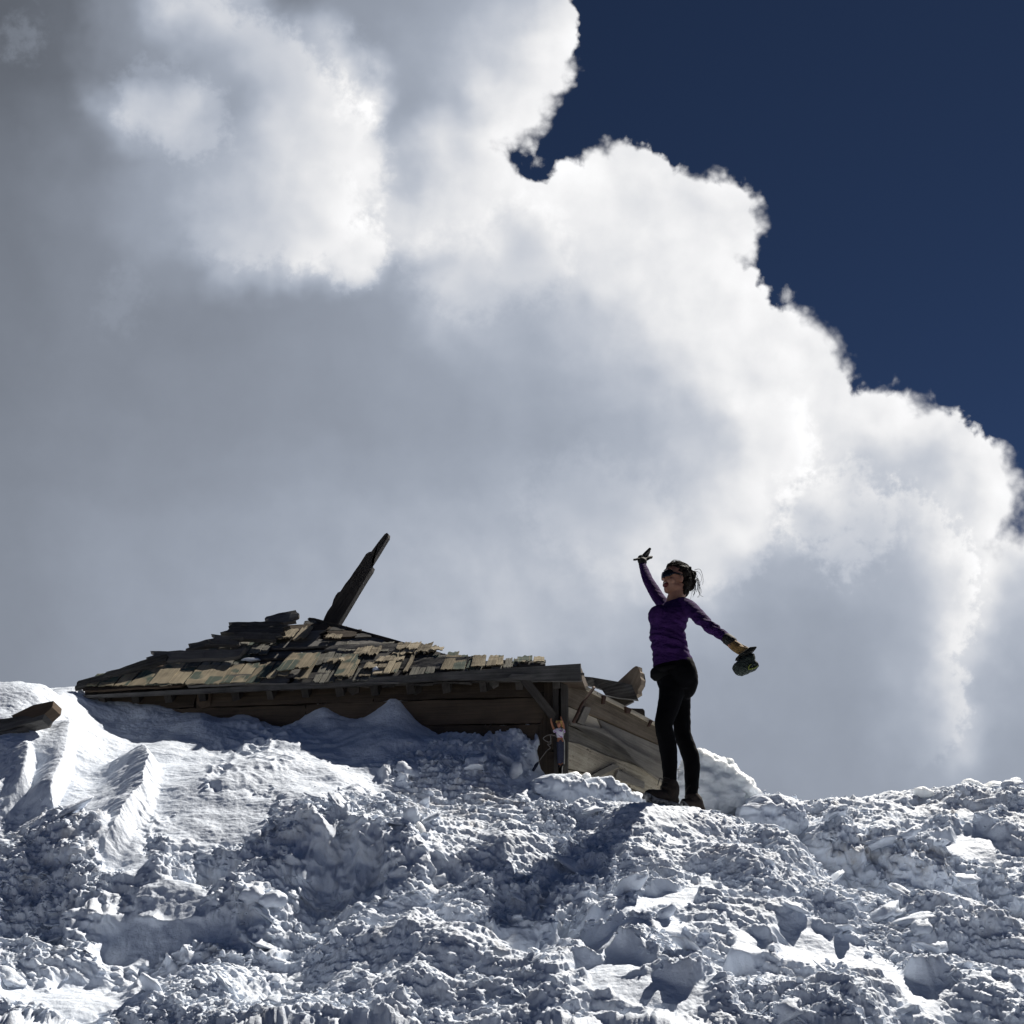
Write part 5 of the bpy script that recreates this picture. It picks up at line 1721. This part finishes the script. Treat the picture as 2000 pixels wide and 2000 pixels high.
CORD = simple_mat('white_cord', (.42, .40, .36), .9, noise=((.25, .24, .22), 80))
tag(tube('cord', [c5(800, 648, YD - .02), c5(868, 760, YD - .03), c5(858, 870, YD - .03), c5(882, 950, YD - .02), c5(884, 1150, YD - .015), c5(880, 1400, YD - .015), c5(845, 1480, YD - .01), c5(832, 1740, YD)], .0032, CORD, seg=6),
    'white cord hanging straight down from the doll along the post', 'cord')
WIRE = simple_mat('grey_wire', (.20, .18, .16), .7)
tag(tube('wire', [c5(720, 838, YD - .01), c5(600, 805, YD - .03), c5(500, 830, YD - .04), c5(440, 890, YD - .03), c5(560, 960, YD - .02), c5(600, 900, YD - .02), c5(590, 820, YD - .03), c5(600, 990, YD - .02), c5(530, 1000, YD - .02), c5(590, 1080, YD - .02), c5(520, 1130, YD - .03),
                    c5(430, 1250, YD - .04), c5(330, 1390, YD - .05)], .0028, WIRE, seg=6), 'tangle of thin grey wire looping out from the corner post beside the doll', 'wire')
TOOL = simple_mat('blue_grip', (.012, .016, .035), .6)
tg = tube('handle', [c5(335, 1385, YD - .05), c5(290, 1450, YD - .055), c5(225, 1560, YD - .06)], [.006, .0115, .009], TOOL, seg=8)
tag(tg, 'dark blue stick end hanging on the wire above the snow', 'stick')

# ------------------------------------------------------------------ blocks of ice on the crest
ICE, nt_, b_ = new_mat('porous_ice')
tc_ = node(nt_, 'ShaderNodeTexCoord')
b_.inputs['Base Color'].default_value = (.76, .79, .81, 1)
b_.inputs['Roughness'].default_value = .5
b_.inputs['Subsurface Weight'].default_value = .9
b_.inputs['Subsurface Radius'].default_value = (1, 1, 1)
b_.inputs['Subsurface Scale'].default_value = .09
n2 = node(nt_, 'ShaderNodeTexNoise', Scale=30.0, Detail=6.0, Roughness=.65)
nt_.links.new(tc_.outputs['Object'], n2.inputs['Vector'])
bp = node(nt_, 'ShaderNodeBump', Strength=.5, Distance=.02)
nt_.links.new(n2.outputs[0], bp.inputs['Height']); nt_.links.new(bp.outputs[0], b_.inputs['Normal'])


def ice_block(name, outline, Y, thick, label, cat='ice block', mat=None, rough=.02, voxel=.009, group=None):
    """a block whose broken outline was taken from the photo; full thickness and knobbly faces"""
    bm = bmesh.new()
    P = [at(x, y, Y) for x, y in outline]
    c = sum(P, Vector()) / len(P)
    loops = []
    for dy, k in ((-.5, .55), (-.32, .9), (0, 1.0), (.32, .93), (.5, .6)):
        loops.append([bm.verts.new(c + (p - c) * k + Vector((0, dy * thick, 0))) for p in P])
    n = len(P)
    for l0, l1 in zip(loops[:-1], loops[1:]):
        for i in range(n):
            bm.faces.new((l0[i], l0[(i + 1) % n], l1[(i + 1) % n], l1[i]))
    f1 = bm.faces.new(loops[0]); f2 = bm.faces.new(loops[-1][::-1])
    bmesh.ops.triangulate(bm, faces=[f1, f2])
    bl = Blob(); bl.bm.free(); bl.bm = bm

    def dsp(co):
        a = worley(co[:, 0] * 14 + co[:, 1] * 9, co[:, 2] * 16, 30)
        f_ = worley(co[:, 0] * 36 + co[:, 1] * 21, co[:, 2] * 42, 33)
        return rough * (.45 * (1 - f_ * f_) + .8 * (1 - a * a) - .5 + .7 * fbm(co[:, 0] * 9 + co[:, 1] * 7, co[:, 2] * 11, 4, .6, 340))
    o = bl.build(name, mat or ICE, None, voxel=voxel, smooth=1, disp=dsp)
    tag(o, label, cat, group)
    return o


ice_block('ice_block', [(1350, 1466), (1368, 1472), (1390, 1480), (1408, 1494), (1414, 1491), (1436, 1512), (1452, 1522), (1464, 1532), (1470, 1536), (1462, 1540), (1482, 1554), (1474, 1568), (1456, 1560), (1440, 1553), (1442, 1568), (1448, 1574), (1440, 1580), (1452, 1590), (1442, 1610), (1340, 1620), (1322, 1560), (1330, 1500)],
          7.75, .5, 'big translucent ice block glowing behind the woman\'s boots', rough=.03)
ice_block('snow_block', [(1430, 1622), (1436, 1598), (1452, 1576), (1478, 1560), (1500, 1562), (1540, 1568), (1560, 1582), (1570, 1610), (1560, 1640), (1440, 1640)], 7.4, .4,
          'grey rounded snow boulder on the crest right of the glowing ice block', 'snow block', SNOW, rough=.035)
ice_block('ice_block', [(1787, 1541), (1800, 1537), (1822, 1548), (1824, 1556), (1800, 1560), (1788, 1556)], 8.55, .1, 'small flat ice block lying alone on the far right skyline', rough=.012, voxel=.007)
ice_block('ice_block', [(1880, 1527), (1886, 1524), (1906, 1532), (1920, 1540), (1940, 1530), (1955, 1534), (1955, 1548), (1935, 1556), (1890, 1550)], 8.65, .2, 'knobbly white ice chunk topping the right skyline', rough=.02, voxel=.008)
ice_block('ice_block', [(995, 1510), (1003, 1490), (1015, 1492), (1020, 1505), (1010, 1520), (998, 1522)], 7.25, .1, 'small white ice chip on the shaded crust left of the post', rough=.012, voxel=.007)
ice_block('ice_block', [(1103, 1530), (1112, 1514), (1124, 1512), (1136, 1522), (1142, 1538), (1110, 1545)], 7.35, .12, 'splintered white ice chunk right beside the foot of the corner post', rough=.016, voxel=.007)
ice_block('ice_block', [(1140, 1540), (1138, 1516), (1145, 1510), (1152, 1512), (1158, 1528), (1165, 1545)], 7.33, .1, 'upright tooth of white ice in front of the pale side wall', rough=.012, voxel=.007)
ice_block('snow_ledge', [(1040, 1545), (1045, 1528), (1080, 1522), (1115, 1528), (1145, 1532), (1170, 1536), (1200, 1538), (1230, 1548), (1248, 1562), (1252, 1578), (1200, 1584), (1150, 1580), (1100, 1574), (1060, 1568)], 7.22, .34,
          'long low ledge of crusted snow in front of the side wall', 'snow ledge', SNOW, rough=.045)
ice_block('snow_block', [(1860, 1980), (1856, 1930), (1880, 1902), (1930, 1900), (1980, 1910), (2010, 1940), (2020, 2000), (1960, 2010)], 5.42, .3, 'large dirty ice boulder at the lower right corner', 'snow block', SNOW, rough=.03)
ice_block('ice_block', [(812, 1622), (816, 1604), (826, 1612), (831, 1628), (824, 1642), (812, 1640)], 6.25, .08, 'clear ice flake standing on the end of the front crest', rough=.008, voxel=.006)
for (pts, lab) in [([(728, 1566), (734, 1558), (752, 1560), (753, 1580), (735, 1584)], 'squared snow chunk on the left end of the front crest'), ([(470, 1755), (480, 1738), (500, 1732), (520, 1748), (515, 1762), (485, 1766)], 'pointed snow chunk beside a rounder one on the lower left slope'),
                   ([(505, 1762), (520, 1745), (545, 1738), (560, 1752), (552, 1768), (520, 1772)], 'round snow chunk right of the pointed one on the lower left slope')]:
    c_ = [sum(p[i] for p in pts) / len(pts) for i in (0, 1)]
    ice_block('snow_chunk', pts, {728: 6.52, 470: 5.72, 505: 5.70}[pts[0][0]], .12, lab, 'snow chunk', POWDER, rough=.012, voxel=.007)

for (pts, Y_, lab) in [([(728, 1318), (728, 1305), (736, 1302), (744, 1310), (752, 1308), (750, 1318), (738, 1322)], RP(*roof_st(738, 1312)).y - .06, 'small upright snow chip caught among the shingles near the middle of the roof'),
                       ([(470, 1290), (480, 1286), (505, 1286), (510, 1290), (490, 1293)], RP(*roof_st(490, 1290)).y - .05, 'thin flat snow patch on the grey boards left of the roof middle'),
                       ([(583, 1280), (590, 1276), (596, 1279), (592, 1283)], RP(*roof_st(590, 1280)).y - .05, 'tiny snow patch on the roof below the bare tan shingles')]:
    ice_block('snow_patch', pts, Y_, .05, lab, 'snow patch', POWDER, rough=.004, voxel=.005)
